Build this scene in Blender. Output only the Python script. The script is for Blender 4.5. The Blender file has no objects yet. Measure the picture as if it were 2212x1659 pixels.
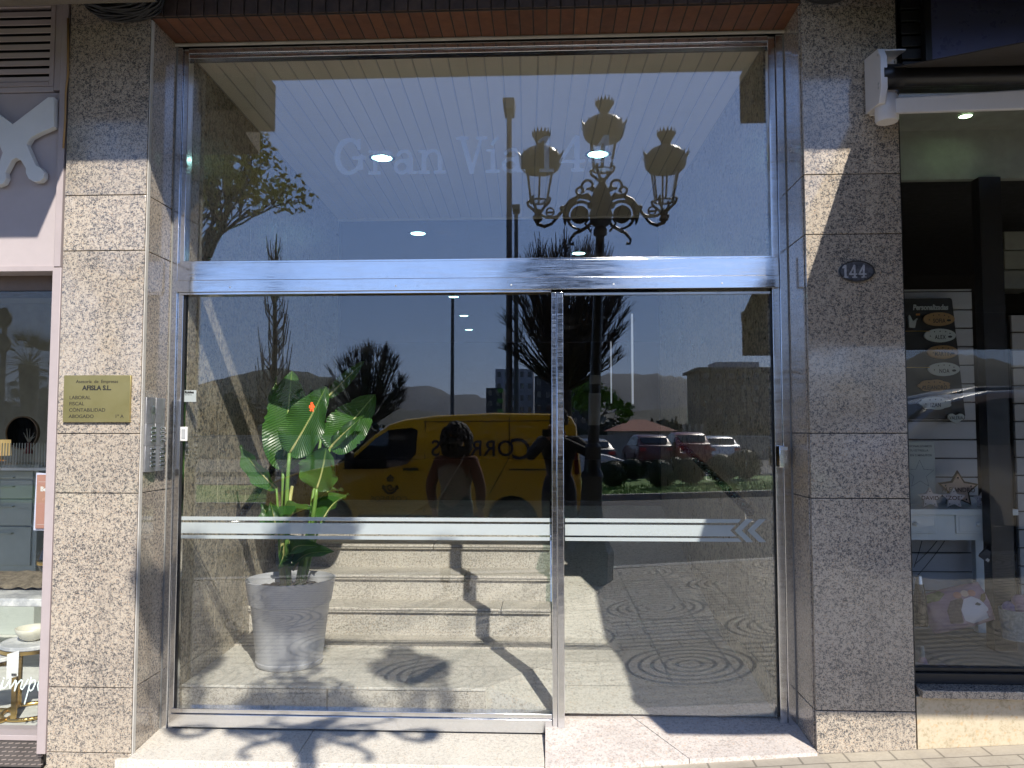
import bpy, bmesh, math, random
import numpy as np
from mathutils import Vector, Matrix, Euler
random.seed(7)
rad = math.radians
scene = bpy.context.scene
C = scene.collection

# ---------------- camera, world, sun, exposure ----------------
cam_d = bpy.data.cameras.new('camera'); cam = bpy.data.objects.new('camera', cam_d); C.objects.link(cam)
cam.location = (0, -3.7, 1.5)
cam.rotation_euler = (rad(90 + 3.35), 0, rad(2.6))
cam_d.sensor_width = 36; cam_d.lens = 36 * 1725 / 2212; cam_d.clip_end = 9000; cam_d.clip_start = 0.02
scene.camera = cam
SUN = Vector((0.44, -1.0, 0.91)).normalized()          # towards the sun
w = bpy.data.worlds.new('World'); scene.world = w; w.use_nodes = True
nt = w.node_tree; sky = nt.nodes.new('ShaderNodeTexSky'); sky.sky_type = 'NISHITA'; sky.sun_disc = False
sky.sun_elevation = math.asin(SUN.z); sky.sun_rotation = math.atan2(SUN.x, SUN.y)
sky.air_density = 1.0; sky.dust_density = 0.15; sky.ozone_density = 3.0
hs = nt.nodes.new('ShaderNodeHueSaturation'); hs.inputs['Saturation'].default_value = 1.15; nt.links.new(sky.outputs[0], hs.inputs['Color'])
tn = nt.nodes.new('ShaderNodeMix'); tn.data_type = 'RGBA'; tn.blend_type = 'MULTIPLY'; tn.inputs[0].default_value = 1; tn.inputs[7].default_value = (1.05, .98, 1.08, 1); nt.links.new(hs.outputs[0], tn.inputs[6])
t2 = nt.nodes.new('ShaderNodeMix'); t2.data_type = 'RGBA'; t2.inputs[0].default_value = .65; t2.inputs[7].default_value = (2.45, 3.75, 7.3, 1); nt.links.new(tn.outputs[2], t2.inputs[6])
bg = nt.nodes['Background']; bg.inputs['Strength'].default_value = 0.115
nt.links.new(t2.outputs[2], bg.inputs['Color'])
sd = bpy.data.lights.new('sun', 'SUN'); sd.energy = 5.0; sd.angle = rad(0.53); sd.color = (1.0, 0.94, 0.84)
so = bpy.data.objects.new('sun', sd); C.objects.link(so)
so.rotation_euler = (-SUN).to_track_quat('-Z', 'Y').to_euler()
so.location = SUN * 40
vs = scene.view_settings; vs.view_transform = 'Standard'; vs.look = 'None'; vs.exposure = 0.55; vs.gamma = 1; vs.use_curve_mapping = False
cy = scene.cycles
cy.max_bounces = 14; cy.diffuse_bounces = 5; cy.glossy_bounces = 5; cy.transparent_max_bounces = 24; cy.transmission_bounces = 4
cy.caustics_reflective = False; cy.caustics_refractive = False; cy.sample_clamp_indirect = 10
cy.use_denoising = True
try: cy.denoiser = 'OPENIMAGEDENOISE'
except Exception: pass

F, PW, PH = 1725.0, 2212, 1659
RC = cam.rotation_euler.to_matrix()
CAM = Vector(cam.location)
def ray(px, py): return (RC @ Vector(((px - PW / 2) / F, -(py - PH / 2) / F, -1)))
def at(px, py, Y):
    "point of the sight line through a spot of the photo (2212 wide) on the plane y = Y"
    d = ray(px, py); t = (Y - CAM.y) / d.y; return CAM + d * t
def atz(px, py, Z):
    d = ray(px, py); t = (Z - CAM.z) / d.z; return CAM + d * t
G = 0.30                                              # the glass plane of the entrance
def rf(px, py, D):
    "real point, D metres beyond the camera's mirror distance, of something seen mirrored in the entrance glass"
    p = at(px, py, CAM.y + D); return Vector((p.x, 2 * G - p.y, p.z))

# ---------------- objects ----------------
def sRGB(r, g, b):
    f = lambda c: (c / 255 / 12.92) if c / 255 <= .04045 else ((c / 255 + .055) / 1.055) ** 2.4
    return (f(r), f(g), f(b), 1)
def tagk(o, label=None, cat=None, group=None, kind=None):
    if label: o['label'] = label
    if cat: o['category'] = cat
    if group: o['group'] = group
    if kind: o['kind'] = kind
    return o
def thing(name, label, cat, loc=(0, 0, 0), group=None):
    o = bpy.data.objects.new(name, None); C.objects.link(o); o.location = loc
    o.empty_display_size = .1
    return tagk(o, label, cat, group)
def chain_loc(o):
    v = Vector((0, 0, 0))
    while o: v += Vector(o.location); o = o.parent
    return v
class MB:
    def __init__(s): s.v = []; s.f = []; s.uv = None
    def add(s, vs, fs):
        n = len(s.v); s.v += [tuple(v) for v in vs]; s.f += [tuple(i + n for i in f) for f in fs]; return s
    def box(s, a, b):
        x0, x1 = sorted((a[0], b[0])); y0, y1 = sorted((a[1], b[1])); z0, z1 = sorted((a[2], b[2]))
        return s.add([(x, y, z) for z in (z0, z1) for y in (y0, y1) for x in (x0, x1)],
                     [(0, 2, 3, 1), (4, 5, 7, 6), (0, 1, 5, 4), (2, 6, 7, 3), (0, 4, 6, 2), (1, 3, 7, 5)])
    def tube(s, pts, r, n=8, cap=True):
        pts = [Vector(p) for p in pts]; m = len(pts)
        rs = r if isinstance(r, (list, tuple)) else [r] * m
        V = []; up = None
        for i, p in enumerate(pts):
            t = (pts[min(i + 1, m - 1)] - pts[max(i - 1, 0)])
            if t.length < 1e-9: t = Vector((0, 0, 1))
            t.normalize()
            if up is None:
                up = Vector((0, 0, 1)) if abs(t.z) < .9 else Vector((1, 0, 0))
            u = up - t * up.dot(t)
            if u.length < 1e-6: u = t.orthogonal()
            u.normalize(); w_ = t.cross(u); up = u
            for k in range(n):
                a = 2 * math.pi * k / n; V.append(p + (u * math.cos(a) + w_ * math.sin(a)) * rs[i])
        Fs = [(i * n + k, i * n + (k + 1) % n, (i + 1) * n + (k + 1) % n, (i + 1) * n + k) for i in range(m - 1) for k in range(n)]
        if cap: Fs += [tuple(range(n))[::-1], tuple((m - 1) * n + k for k in range(n))]
        return s.add(V, Fs)
    def lathe(s, prof, c=(0, 0, 0), n=24, axis='z', sx=1, sy=1, cap=True):
        V = []
        for r, h in prof:
            for k in range(n):
                a = 2 * math.pi * k / n; x, y = r * math.cos(a) * sx, r * math.sin(a) * sy
                V.append((c[0] + x, c[1] + y, c[2] + h) if axis == 'z' else ((c[0] + x, c[1] + h, c[2] + y) if axis == 'y' else (c[0] + h, c[1] + x, c[2] + y)))
        Fs = [(i * n + k, i * n + (k + 1) % n, (i + 1) * n + (k + 1) % n, (i + 1) * n + k) for i in range(len(prof) - 1) for k in range(n)]
        if cap and prof[0][0] > 1e-6: Fs.append(tuple(range(n))[::-1])
        if cap and prof[-1][0] > 1e-6: Fs.append(tuple((len(prof) - 1) * n + k for k in range(n)))
        return s.add(V, Fs)
    def prism(s, poly, a, b, axis='y'):
        "polygon in the other two axes, extruded from a to b"
        n = len(poly)
        def P(p, h): return (p[0], h, p[1]) if axis == 'y' else ((h, p[0], p[1]) if axis == 'x' else (p[0], p[1], h))
        return s.add([P(p, a) for p in poly] + [P(p, b) for p in poly],
                     [tuple(range(n)), tuple(range(2 * n - 1, n - 1, -1))] + [(i, i + n, (i + 1) % n + n, (i + 1) % n) for i in range(n)])
    def ball(s, c, r, n=12, m=8, sz=(1, 1, 1)):
        V = []; Fs = []
        for i in range(m + 1):
            th = math.pi * i / m
            for k in range(n):
                a = 2 * math.pi * k / n
                V.append((c[0] + r * sz[0] * math.sin(th) * math.cos(a), c[1] + r * sz[1] * math.sin(th) * math.sin(a), c[2] + r * sz[2] * math.cos(th)))
        for i in range(m):
            for k in range(n): Fs.append((i * n + k, (i + 1) * n + k, (i + 1) * n + (k + 1) % n, i * n + (k + 1) % n))
        return s.add(V, Fs)
    def build(s, name, mat=None, parent=None, smooth=False, bevel=0, kind=None, recalc=True):
        off = chain_loc(parent) if parent else Vector((0, 0, 0))
        me = bpy.data.meshes.new(name)
        me.from_pydata([tuple(Vector(v) - off) for v in s.v], [], s.f); me.update()
        bm = bmesh.new(); bm.from_mesh(me)
        if recalc:
            bmesh.ops.remove_doubles(bm, verts=bm.verts, dist=1e-6)
            bmesh.ops.recalc_face_normals(bm, faces=bm.faces)
        bm.to_mesh(me); bm.free()
        if smooth: me.shade_smooth()
        if smooth == 'auto':
            try: me.set_sharp_from_angle(angle=rad(35))
            except Exception: pass
        o = bpy.data.objects.new(name, me); C.objects.link(o)
        if mat: me.materials.append(mat)
        if parent: o.parent = parent
        if bevel:
            m = o.modifiers.new('bevel', 'BEVEL'); m.width = bevel; m.segments = 2; m.limit_method = 'ANGLE'; m.angle_limit = rad(40)
            me.shade_smooth()
            try: me.set_sharp_from_angle(angle=rad(35))
            except Exception: pass
        if kind: o['kind'] = kind
        return o
def box(a, b): return MB().box(a, b)
def text(name, body, h, loc, mat, parent, xd=(1, 0, 0), zd=(0, 0, 1), align='LEFT', bold=0, shear=0, sx=1, depth=0.0004, sp=1.0):
    cu = bpy.data.curves.new('t', 'FONT'); cu.body = body; cu.size = h / .7; cu.align_x = align; cu.offset = bold; cu.shear = shear
    cu.extrude = depth; cu.space_character = sp; cu.resolution_u = 4
    t = bpy.data.objects.new('t', cu); C.objects.link(t)
    me = bpy.data.meshes.new_from_object(t.evaluated_get(bpy.context.evaluated_depsgraph_get()))
    bpy.data.objects.remove(t)
    xd = Vector(xd); zd = Vector(zd); nd = xd.cross(zd)
    off = chain_loc(parent) if parent else Vector((0, 0, 0))
    for v in me.vertices:
        c = v.co; v.co = Vector(loc) + xd * c.x * sx + zd * c.y + nd * c.z - off
    me.materials.clear(); me.materials.append(mat); me.name = name
    o = bpy.data.objects.new(name, me); C.objects.link(o)
    if parent: o.parent = parent
    return o
def copy_tree(o, parent=None):
    c = o.copy(); C.objects.link(c)
    if parent: c.parent = parent
    for ch in list(o.children): copy_tree(ch, c)
    return c
def raster(shapes, x0, x1, z0, z1, cell, to3):
    "union of strokes / boxes (unit plane) as quads; shapes: ('s',[(x,z)..],halfwidth) or ('b',x0,z0,x1,z1)"
    nx = int((x1 - x0) / cell) + 1; nz = int((z1 - z0) / cell) + 1
    X, Z = np.meshgrid(x0 + (np.arange(nx) + .5) * cell, z0 + (np.arange(nz) + .5) * cell)
    M = np.zeros(X.shape, bool)
    for s in shapes:
        if s[0] == 'b': M |= (X > s[1]) & (X < s[3]) & (Z > s[2]) & (Z < s[4])
        else:
            P = s[1]; hw = s[2]
            for (ax, az), (bx, bz) in zip(P[:-1], P[1:]):
                L = (bx - ax) ** 2 + (bz - az) ** 2 + 1e-12
                t = np.clip(((X - ax) * (bx - ax) + (Z - az) * (bz - az)) / L, 0, 1)
                M |= ((X - ax - t * (bx - ax)) ** 2 + (Z - az - t * (bz - az)) ** 2) < hw * hw
    mb = MB()
    for j in range(nz):
        row = M[j]; i = 0
        while i < nx:
            if row[i]:
                k = i
                while k < nx and row[k]: k += 1
                a, b = x0 + i * cell, x0 + k * cell; c, d = z0 + j * cell, z0 + (j + 1) * cell
                mb.add([to3(a, c), to3(b, c), to3(b, d), to3(a, d)], [(0, 1, 2, 3)]); i = k
            else: i += 1
    return mb
def arc(cx, cz, rx, rz, a0, a1, n=20):
    return [(cx + rx * math.cos(rad(a0 + (a1 - a0) * i / n)), cz + rz * math.sin(rad(a0 + (a1 - a0) * i / n))) for i in range(n + 1)]

# ---------------- materials ----------------
class S:
    "a socket with arithmetic"
    def __init__(s, t, o): s.t = t; s.o = o
    def m(s, op, b=None, c=None, clamp=False):
        n = s.t.nodes.new('ShaderNodeMath'); n.operation = op; n.use_clamp = clamp
        for i, x in enumerate((s, b, c)):
            if x is None: continue
            if isinstance(x, S): s.t.links.new(x.o, n.inputs[i])
            else: n.inputs[i].default_value = x
        return S(s.t, n.outputs[0])
    def __add__(s, b): return s.m('ADD', b)
    def __sub__(s, b): return s.m('SUBTRACT', b)
    def __mul__(s, b): return s.m('MULTIPLY', b)
    def __truediv__(s, b): return s.m('DIVIDE', b)
    def lt(s, b): return s.m('LESS_THAN', b)
    def gt(s, b): return s.m('GREATER_THAN', b)
    def fract(s): return s.m('FRACT')
    def floor(s): return s.m('FLOOR')
    def abs(s): return s.m('ABSOLUTE')
    def mx(s, b): return s.m('MAXIMUM', b)
class Mat:
    def __init__(s, name, color=(.5, .5, .5, 1), rough=.6, metal=0, spec=.5, coat=0, **kw):
        s.m = bpy.data.materials.new(name); s.m.use_nodes = True; s.t = s.m.node_tree
        s.b = s.t.nodes['Principled BSDF']; i = s.b.inputs
        if len(color) == 3: color = (*color, 1)
        i['Base Color'].default_value = color; i['Roughness'].default_value = rough; i['Metallic'].default_value = metal
        i['Specular IOR Level'].default_value = spec; i['Coat Weight'].default_value = coat
        i['Coat Roughness'].default_value = .06
        s._co = None
    def N(s, typ, **kw):
        n = s.t.nodes.new(typ)
        for k, v in kw.items(): setattr(n, k, v)
        return n
    def link(s, a, b): s.t.links.new(a.o if isinstance(a, S) else a, b)
    @property
    def co(s):
        if not s._co: s._co = s.N('ShaderNodeTexCoord').outputs['Object']
        return s._co
    def pos(s):
        g = s.N('ShaderNodeNewGeometry'); x = s.N('ShaderNodeSeparateXYZ'); s.link(g.outputs['Position'], x.inputs[0])
        return [S(s.t, x.outputs[k]) for k in range(3)]
    def noise(s, scale, detail=3, rough=.6, co=None, stretch=None):
        n = s.N('ShaderNodeTexNoise'); n.inputs['Scale'].default_value = scale; n.inputs['Detail'].default_value = detail; n.inputs['Roughness'].default_value = rough
        c = co or s.co
        if stretch:
            mp = s.N('ShaderNodeMapping'); mp.inputs['Scale'].default_value = stretch; s.link(c, mp.inputs[0]); c = mp.outputs[0]
        s.link(c, n.inputs['Vector']); return S(s.t, n.outputs['Fac'])
    def ramp(s, fac, stops, interp='LINEAR'):
        n = s.N('ShaderNodeValToRGB'); n.color_ramp.interpolation = interp; e = n.color_ramp.elements
        while len(e) < len(stops): e.new(.5)
        for k, (p, c) in enumerate(stops):
            e[k].position = p; e[k].color = (*c[:3], 1) if not isinstance(c, (int, float)) else (c, c, c, 1)
        s.link(fac, n.inputs[0]); return n.outputs[0]
    def mix(s, fac, a, b):
        n = s.N('ShaderNodeMix', data_type='RGBA')
        for sock, x in ((n.inputs[0], fac), (n.inputs[6], a), (n.inputs[7], b)):
            if isinstance(x, (S, bpy.types.NodeSocket)): s.link(x, sock)
            elif isinstance(x, (int, float)): sock.default_value = x
            else: sock.default_value = (*x[:3], 1)
        return n.outputs[2]
    def bump(s, h, dist=.002, strength=1):
        n = s.N('ShaderNodeBump'); n.inputs['Distance'].default_value = dist; n.inputs['Strength'].default_value = strength
        s.link(h, n.inputs['Height']); s.link(n.outputs[0], s.b.inputs['Normal'])
    def color(s, c): s.link(c, s.b.inputs['Base Color'])
def flat(name, c, rough=.6, metal=0, var=.12, scale=9, bump=0, **k):
    "plain paint/plastic/fabric with slight unevenness"
    m = Mat(name, c, rough, metal, **k); c = tuple(c[:3])
    n = m.noise(scale, 4, .65)
    m.color(m.ramp(n, [(.3, tuple(x * (1 - var) for x in c)), (.7, tuple(min(1, x * (1 + var)) for x in c))]))
    r = m.ramp(m.noise(scale * 2.3, 3), [(.3, max(0, rough - .06)), (.7, min(1, rough + .08))]); m.link(r, m.b.inputs['Roughness'])
    if bump: m.bump(m.noise(scale * 12, 3), bump)
    return m.m
def emit(name, c, st):
    m = Mat(name, c); m.b.inputs['Emission Color'].default_value = (*c[:3], 1); m.b.inputs['Emission Strength'].default_value = st; return m.m
def granite(name, dark, mid, light, hi, scale=95, shift=0, rough=.22, coat=0, bump=0, spec=.5):
    m = Mat(name, mid, rough, spec=spec, coat=coat)
    a = m.noise(scale, 2.5, .62); b = m.noise(scale * .42, 2, .5); big = m.noise(3.2, 3, .6)
    v = a * .62 + b * .38 + (big - .5) * .16 + shift
    fine = m.noise(scale * 2.2, 2, .7)
    v = v + (fine - .5) * .22
    col = m.ramp(v, [(.40, dark), (.46, mid), (.52, light), (.62, hi)])
    geo = m.N('ShaderNodeNewGeometry'); isl = S(m.t, geo.outputs['Random Per Island'])
    pk = m.noise(scale * .8, 1, .5)
    col = m.mix(m_clamp(m, (pk - .62) * 12), col, tuple(x * y for x, y in zip(light, (1.0, .84, .70))))
    st = m.noise(1.3, 5, .7, stretch=(3, 3, .5))
    col = m.mix(m_clamp(m, (st - .52) * 1.6), col, tuple(x * .5 for x in mid))
    col = m.mix(isl * .22, col, tuple(x * .62 for x in mid))
    spots = m.noise(2.3, 6, .8, stretch=(2.2, 2.2, .8)); col = m.mix(m_clamp(m, (spots - .60) * 3.5) * .55, col, (.10, .085, .065))
    m.color(col)
    m.link(m.ramp(m.noise(7, 4), [(.3, max(.03, rough - .08)), (.75, rough + .1)]), m.b.inputs['Roughness'])
    if bump: m.bump(a, bump)
    return m.m
def m_clamp(m, x): return x.m('ADD', 0.0, clamp=True)

M = {}
M['granite'] = granite('polished_granite', (.065, .066, .070), (.22, .20, .18), (.46, .395, .32), (.56, .485, .385), 185, .004, rough=.10, spec=.9)
M['stair'] = granite('stair_granite', (.16, .15, .13), (.33, .31, .27), (.50, .47, .41), (.60, .57, .50), 190, .015, rough=.55, bump=.0015)
M['slab'] = granite('flamed_granite_slab', (.38, .35, .31), (.55, .515, .455), (.66, .625, .555), (.72, .685, .61), 170, .03, rough=.7, bump=.001)
M['slab_pink'] = granite('pinkish_slab', (.36, .315, .29), (.53, .475, .44), (.65, .59, .55), (.71, .65, .61), 120, .03, rough=.65, bump=.001)
M['lobby_floor'] = granite('lobby_floor_granite', (.28, .27, .235), (.45, .435, .385), (.57, .555, .50), (.64, .625, .565), 120, .03, rough=.5, bump=.0008)
M['joint'] = flat('grey_mortar', (.16, .15, .135), .9)
M['mortar_light'] = flat('pale_mortar', (.5, .48, .44), .9, bump=.002)
M['dark_core'] = flat('dark_joint_core', (.04, .037, .034), .9)
def brick():
    m = Mat('glazed_brick', (.3, .1, .04), .45)
    x, y, z = m.pos()
    idx = (x / .0665).floor(); wn = m.N('ShaderNodeTexWhiteNoise', noise_dimensions='1D'); m.link(idx, wn.inputs['W'])
    n = m.noise(16, 5, .7)
    v = S(m.t, wn.outputs['Value']) * .22 + n * .7 + .05
    m.color(m.ramp(v, [(.2, (.06, .024, .014)), (.5, (.145, .055, .027)), (.8, (.22, .09, .04))])); m.bump(n, .002); return m.m
M['brick'] = brick()
M['brick_shaded'] = flat('shaded_brown_brick', (.045, .026, .018), .6, var=.5, scale=14, bump=.002)  # brick of the front face, with its shade put into the colour
def steel(name, c, rough, wob=.0006, sc=9, aniso=True):
    m = Mat(name, c, rough, 1)
    m.bump(m.noise(sc, 2, .5, stretch=(.35, 1, 1.4)), wob * 4, .6)
    sm = m.noise(3.5, 7, .8, stretch=(.5, 1, 1.6)); m.link(m.ramp(m.noise(40, 4, .7, stretch=(.15, 1, 4)) * .6 + sm * .45, [(.40, rough), (.62, rough + .16)]), m.b.inputs['Roughness'])
    m.color(m.ramp(m.noise(6, 6, .8), [(.3, tuple(v * .93 for v in c[:3])), (.6, c[:3]), (.72, tuple(v * .80 for v in c[:3]))]))
    return m.m
M['steel'] = steel('polished_steel', (.74, .75, .77, 1), .06, .0004)
M['steel_b'] = steel('brushed_steel', (.62, .62, .61, 1), .28)
def glass(name, f0=.07, tint=(.93, .97, .95), dirt=0.0):
    m = Mat(name); t = m.t; t.nodes.remove(m.b)
    lw = m.N('ShaderNodeLayerWeight'); lw.inputs['Blend'].default_value = .5
    f = S(t, lw.outputs['Facing']).m('POWER', 5.0) * (1 - f0) + f0
    tr = m.N('ShaderNodeBsdfTransparent'); tr.inputs[0].default_value = (*tint, 1)
    gl = m.N('ShaderNodeBsdfGlossy'); gl.inputs['Roughness'].default_value = 0.0; gl.inputs[0].default_value = (1, 1, 1, 1)
    mx = m.N('ShaderNodeMixShader'); m.link(f, mx.inputs[0]); m.link(tr.outputs[0], mx.inputs[1]); m.link(gl.outputs[0], mx.inputs[2])
    out = mx.outputs[0]
    if dirt:
        df = m.N('ShaderNodeBsdfDiffuse'); df.inputs[0].default_value = (.6, .62, .62, 1)
        n1 = m.noise(2.2, 6, .7); n2 = m.noise(14, 5, .75, stretch=(.4, 1, 2.5))
        n3 = m.noise(5, 8, .85, stretch=(1, 1, 1.8)); fac = m_clamp(m, (n1 * n2 - .28) * 2.2) * dirt + m_clamp(m, (n3 - .64) * 9) * (dirt * 2.2)
        m2 = m.N('ShaderNodeMixShader'); m.link(fac, m2.inputs[0]); m.link(out, m2.inputs[1]); m.link(df.outputs[0], m2.inputs[2]); out = m2.outputs[0]
    o = [n for n in t.nodes if n.type == 'OUTPUT_MATERIAL'][0]; m.link(out, o.inputs[0]); return m.m
M['tglass'] = glass('transom_glass', .115, (.99, .99, .985), dirt=.06)
M['glass'] = glass('entrance_glass', .088, (.98, .985, .98), dirt=.018)
M['shopglass'] = glass('shop_glass', .036, (.97, .98, .975), dirt=0)
M['cargl'] = Mat('dark_car_glass', (.012, .014, .016, 1), .03, spec=.8).m
M['lampglass'] = glass('lantern_glass', .05, (.98, .98, .98))
def frosted(name, alpha, c):
    m = Mat(name, c, .6); t = m.t
    tr = m.N('ShaderNodeBsdfTransparent'); mx = m.N('ShaderNodeMixShader')
    tl = m.N('ShaderNodeBsdfTranslucent'); tl.inputs[0].default_value = c; m2 = m.N('ShaderNodeMixShader'); m2.inputs[0].default_value = .35
    m.link(m.b.outputs[0], m2.inputs[1]); m.link(tl.outputs[0], m2.inputs[2])
    n = m.noise(3, 4); m.link(m.ramp(n, [(.3, alpha - .05), (.7, alpha + .05)]), mx.inputs[0])
    m.link(tr.outputs[0], mx.inputs[1]); m.link(m2.outputs[0], mx.inputs[2])
    o = [n for n in t.nodes if n.type == 'OUTPUT_MATERIAL'][0]; m.link(mx.outputs[0], o.inputs[0]); return m.m
M['frost'] = frosted('frosted_vinyl', .72, (.62, .68, .69, 1))
M['frost2'] = frosted('thin_frosted_lettering', .68, (.80, .84, .90, 1))
M['white'] = flat('white_paint', (.72, .72, .70), .45, var=.05)
M['black'] = flat('black_paint', (.012, .012, .013), .4, var=.3)
M['iron'] = flat('dark_green_cast_iron', (.018, .022, .02), .35, var=.3, spec=.6)
# ---------------- ground ----------------
def gz(x): return -.01 + (.063 * min(6, x) if x > 0 else .03 * max(-6, x))            # the pavement climbs to the right
def sidewalk_mat():
    m = Mat('relief_paving', (.4, .36, .3), .75)
    x, y, z = m.pos(); t = m.t
    u = (x - .48) / .8; v = (y + .43) / .8
    ck = (u.floor() + v.floor()).m('PINGPONG', 1.0) * y.lt(-.43)               # 0 or 1
    fu = (u.fract() - .5) * .8; fv = (v.fract() - .5) * .8
    r = (fu * fu + fv * fv).m('SQRT')
    g_r = ((r / .078).fract() - .5).abs().gt(.34) * r.lt(.41)
    xx = (x / .4).fract(); yy = (y / .1).fract()
    g_s = (yy - .5).abs().gt(.35)
    sub = (((x + (y / .2).floor() * .1) / .2).fract() - .5).abs().gt(.475)
    g_s = g_s.mx(sub)
    joint = ((x / .4 + .2).fract() - .5).abs().gt(.487).mx(((y / .4 + .075).fract() - .5).abs().gt(.487))
    near = y.gt(-.43); thin = (((x + (y / .1).floor() * .1) / .2).fract() - .5).abs().gt(.478).mx(((y / .1).fract() - .5).abs().gt(.46))
    gr = (g_r * ck + g_s * (ck * -1 + 1)).mx(joint) * (near * -1 + 1) + thin * near * .55
    n = m.noise(6, 6, .7, co=m.N('ShaderNodeNewGeometry').outputs['Position']); n2 = m.noise(60, 4, .7)
    tint = m.ramp(n * .6 + n2 * .4, [(.3, (.33, .29, .23)), (.5, (.45, .405, .325)), (.7, (.54, .49, .40))])
    tid = ((x / .4).floor() * 7.3 + (y / .4).floor() * 3.1).m('SINE').abs()
    tint = m.mix(tid * .35, tint, (.30, .27, .25))
    m.color(m.mix(gr, tint, (.06, .054, .047)))
    m.bump(gr * -1 + n2 * .12, .005); return m.m
M['sidewalk'] = sidewalk_mat()
def asphalt(name, c, sc=160):
    m = Mat(name, c, .85); n = m.noise(sc, 3, .7); b = m.noise(.5, 5, .65)
    m.color(m.ramp(n * .55 + b * .45, [(.3, tuple(v * .55 for v in c)), (.55, c), (.75, tuple(v * 1.7 for v in c))])); m.bump(n, .004); return m.m
M['asphalt'] = asphalt('asphalt', (.055, .055, .058))
M['gravel'] = asphalt('light_asphalt', (.13, .13, .125))
def grid_sheet(xs, ys, zf):
    mb = MB(); n = len(xs)
    mb.v = [(x, y, zf(x, y)) for y in ys for x in xs]
    mb.f = [(j * n + i, j * n + i + 1, (j + 1) * n + i + 1, (j + 1) * n + i) for j in range(len(ys) - 1) for i in range(n - 1)]
    return mb
KY = -4.35
grid_sheet([-40, -6, -1.96, 0, 1.24, 6, 40], [KY, -.02, .6], lambda x, y: gz(x) - (.012 if -1.97 < x < 1.0 else 0)).build('pavement', M['sidewalk'], kind='structure')
mb = MB()
for x0, x1 in ((-40, -6), (-6, 0), (0, 6), (6, 40)):
    for s in np.arange(x0, x1, 1.0):
        a, b = s + .004, s + .996
        mb.add([(a, KY, -.4), (b, KY, -.4), (b, KY - .15, -.4), (a, KY - .15, -.4), (a, KY, gz(a) + .002), (b, KY, gz(b) + .002), (b, KY - .15, gz(b) + .002), (a, KY - .15, gz(a) + .002)],
               [(0, 1, 2, 3), (4, 5, 6, 7), (0, 1, 5, 4), (3, 2, 6, 7), (0, 3, 7, 4), (1, 2, 6, 5)])
M['kerb'] = granite('kerb_granite', (.14, .14, .14), (.27, .27, .26), (.40, .39, .37), (.5, .49, .46), 90, rough=.7)
mb.build('kerb', M['kerb'], kind='structure')
RZ = -.16
grid_sheet([-60, -6, 0, 6, 60], [-14.6, KY - .1, ], lambda x, y: -.17 + .03 * max(-6, min(6, x))).build('road', M['asphalt'], kind='structure')
M['terrain'] = asphalt('far_ground', (.07, .075, .05), 3)
grid_sheet([-3000, -300, 300, 3000], [-5000, -300, -14, 5], lambda x, y: -.52 + (0 if y > -20 else 0)).build('terrain', M['terrain'], kind='structure')

# ---------------- pillars ----------------
XL, XR = at(306, 755, 0).x, at(1746, 755, 0).x
XLL, XRR = at(133, 640, 0).x, at(1955, 755, 0).x
FY = .265                                             # front of the steel frame
def pillar(name, label, xa, xb, zs, side, jw):
    t = thing(name, label, 'pillar', ((xa + xb) / 2, .15, 0))
    box((xa + .012, .012, -.25), (xb - .012, .45, 3.6)).build('core', M['dark_core'], t)
    zs = [-.25] + zs + [3.62]
    mb = MB(); js = MB()
    for a, b in zip(zs[:-1], zs[1:]):
        mb.box((xa, -.0, a + .002), (xb, .02, b - .002))
    mb.build('cladding', M['granite'], t, bevel=.0015)
    # the return beside the entrance
    xj = xb if side > 0 else xa
    mb = MB()
    for a, b in zip(zs[:-1], zs[1:]): mb.box((xj - side * .02, .026, a + .002), (xj + side * .004, FY + .02, b - .002))
    mb.build('side_cladding', M['granite'], t, bevel=.0015)
    return t
pl = pillar('granite_pillar', 'speckled granite pillar carrying the brass plaque, mostly in sunlight', XLL, XL, [.011, .307, 1.206, 1.487, 2.364, 2.635], 1, 0)
pr = pillar('granite_pillar', 'shaded speckled granite pillar carrying the oval house number', XR, XRR, [.254, 1.195, 1.489, 2.405, 2.686], -1, 0)
# edge strips of lighter mortar at the pillar corner
box((XL + .0045, .0, -.05), (XL + .009, .024, 3.50)).build('corner_joint', M['mortar_light'], pl)

# ---------------- building over the entrance ----------------
zt = 3.505
bl = thing('brick_lintel', 'row of reddish brown brick tiles lining the top of the entrance recess', 'lintel', (0, .1, zt))
mb = MB(); n = int((XR - XL) / .0665)
for i in range(n + 1):
    x = XL + .005 + i * .0665; b = min(x + .0605, XR - .004)
    if b > x + .01: mb.box((x, .004, zt + random.uniform(0, .002)), (b, FY - .005, zt + .05))
mb.build('soffit_tiles', M['brick'], bl, bevel=.002)
mb = MB()
for i in range(n + 1):
    x = XL + .005 + i * .0665; b = min(x + .0605, XR - .004)
    if b > x + .01: mb.box((x, -.012, zt + .006), (b, .0, zt + .55))
mb.build('face_tiles', M['brick_shaded'], bl, bevel=.002)
box((XL - .1, .001, zt + .0025), (XR + .1, .5, zt + .7)).build('backing', M['dark_core'], bl)
MB().tube([(XL, FY - .012, zt - .006), (XR, FY - .012, zt - .006)], .009).build('trim', M['mortar_light'], bl)

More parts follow.
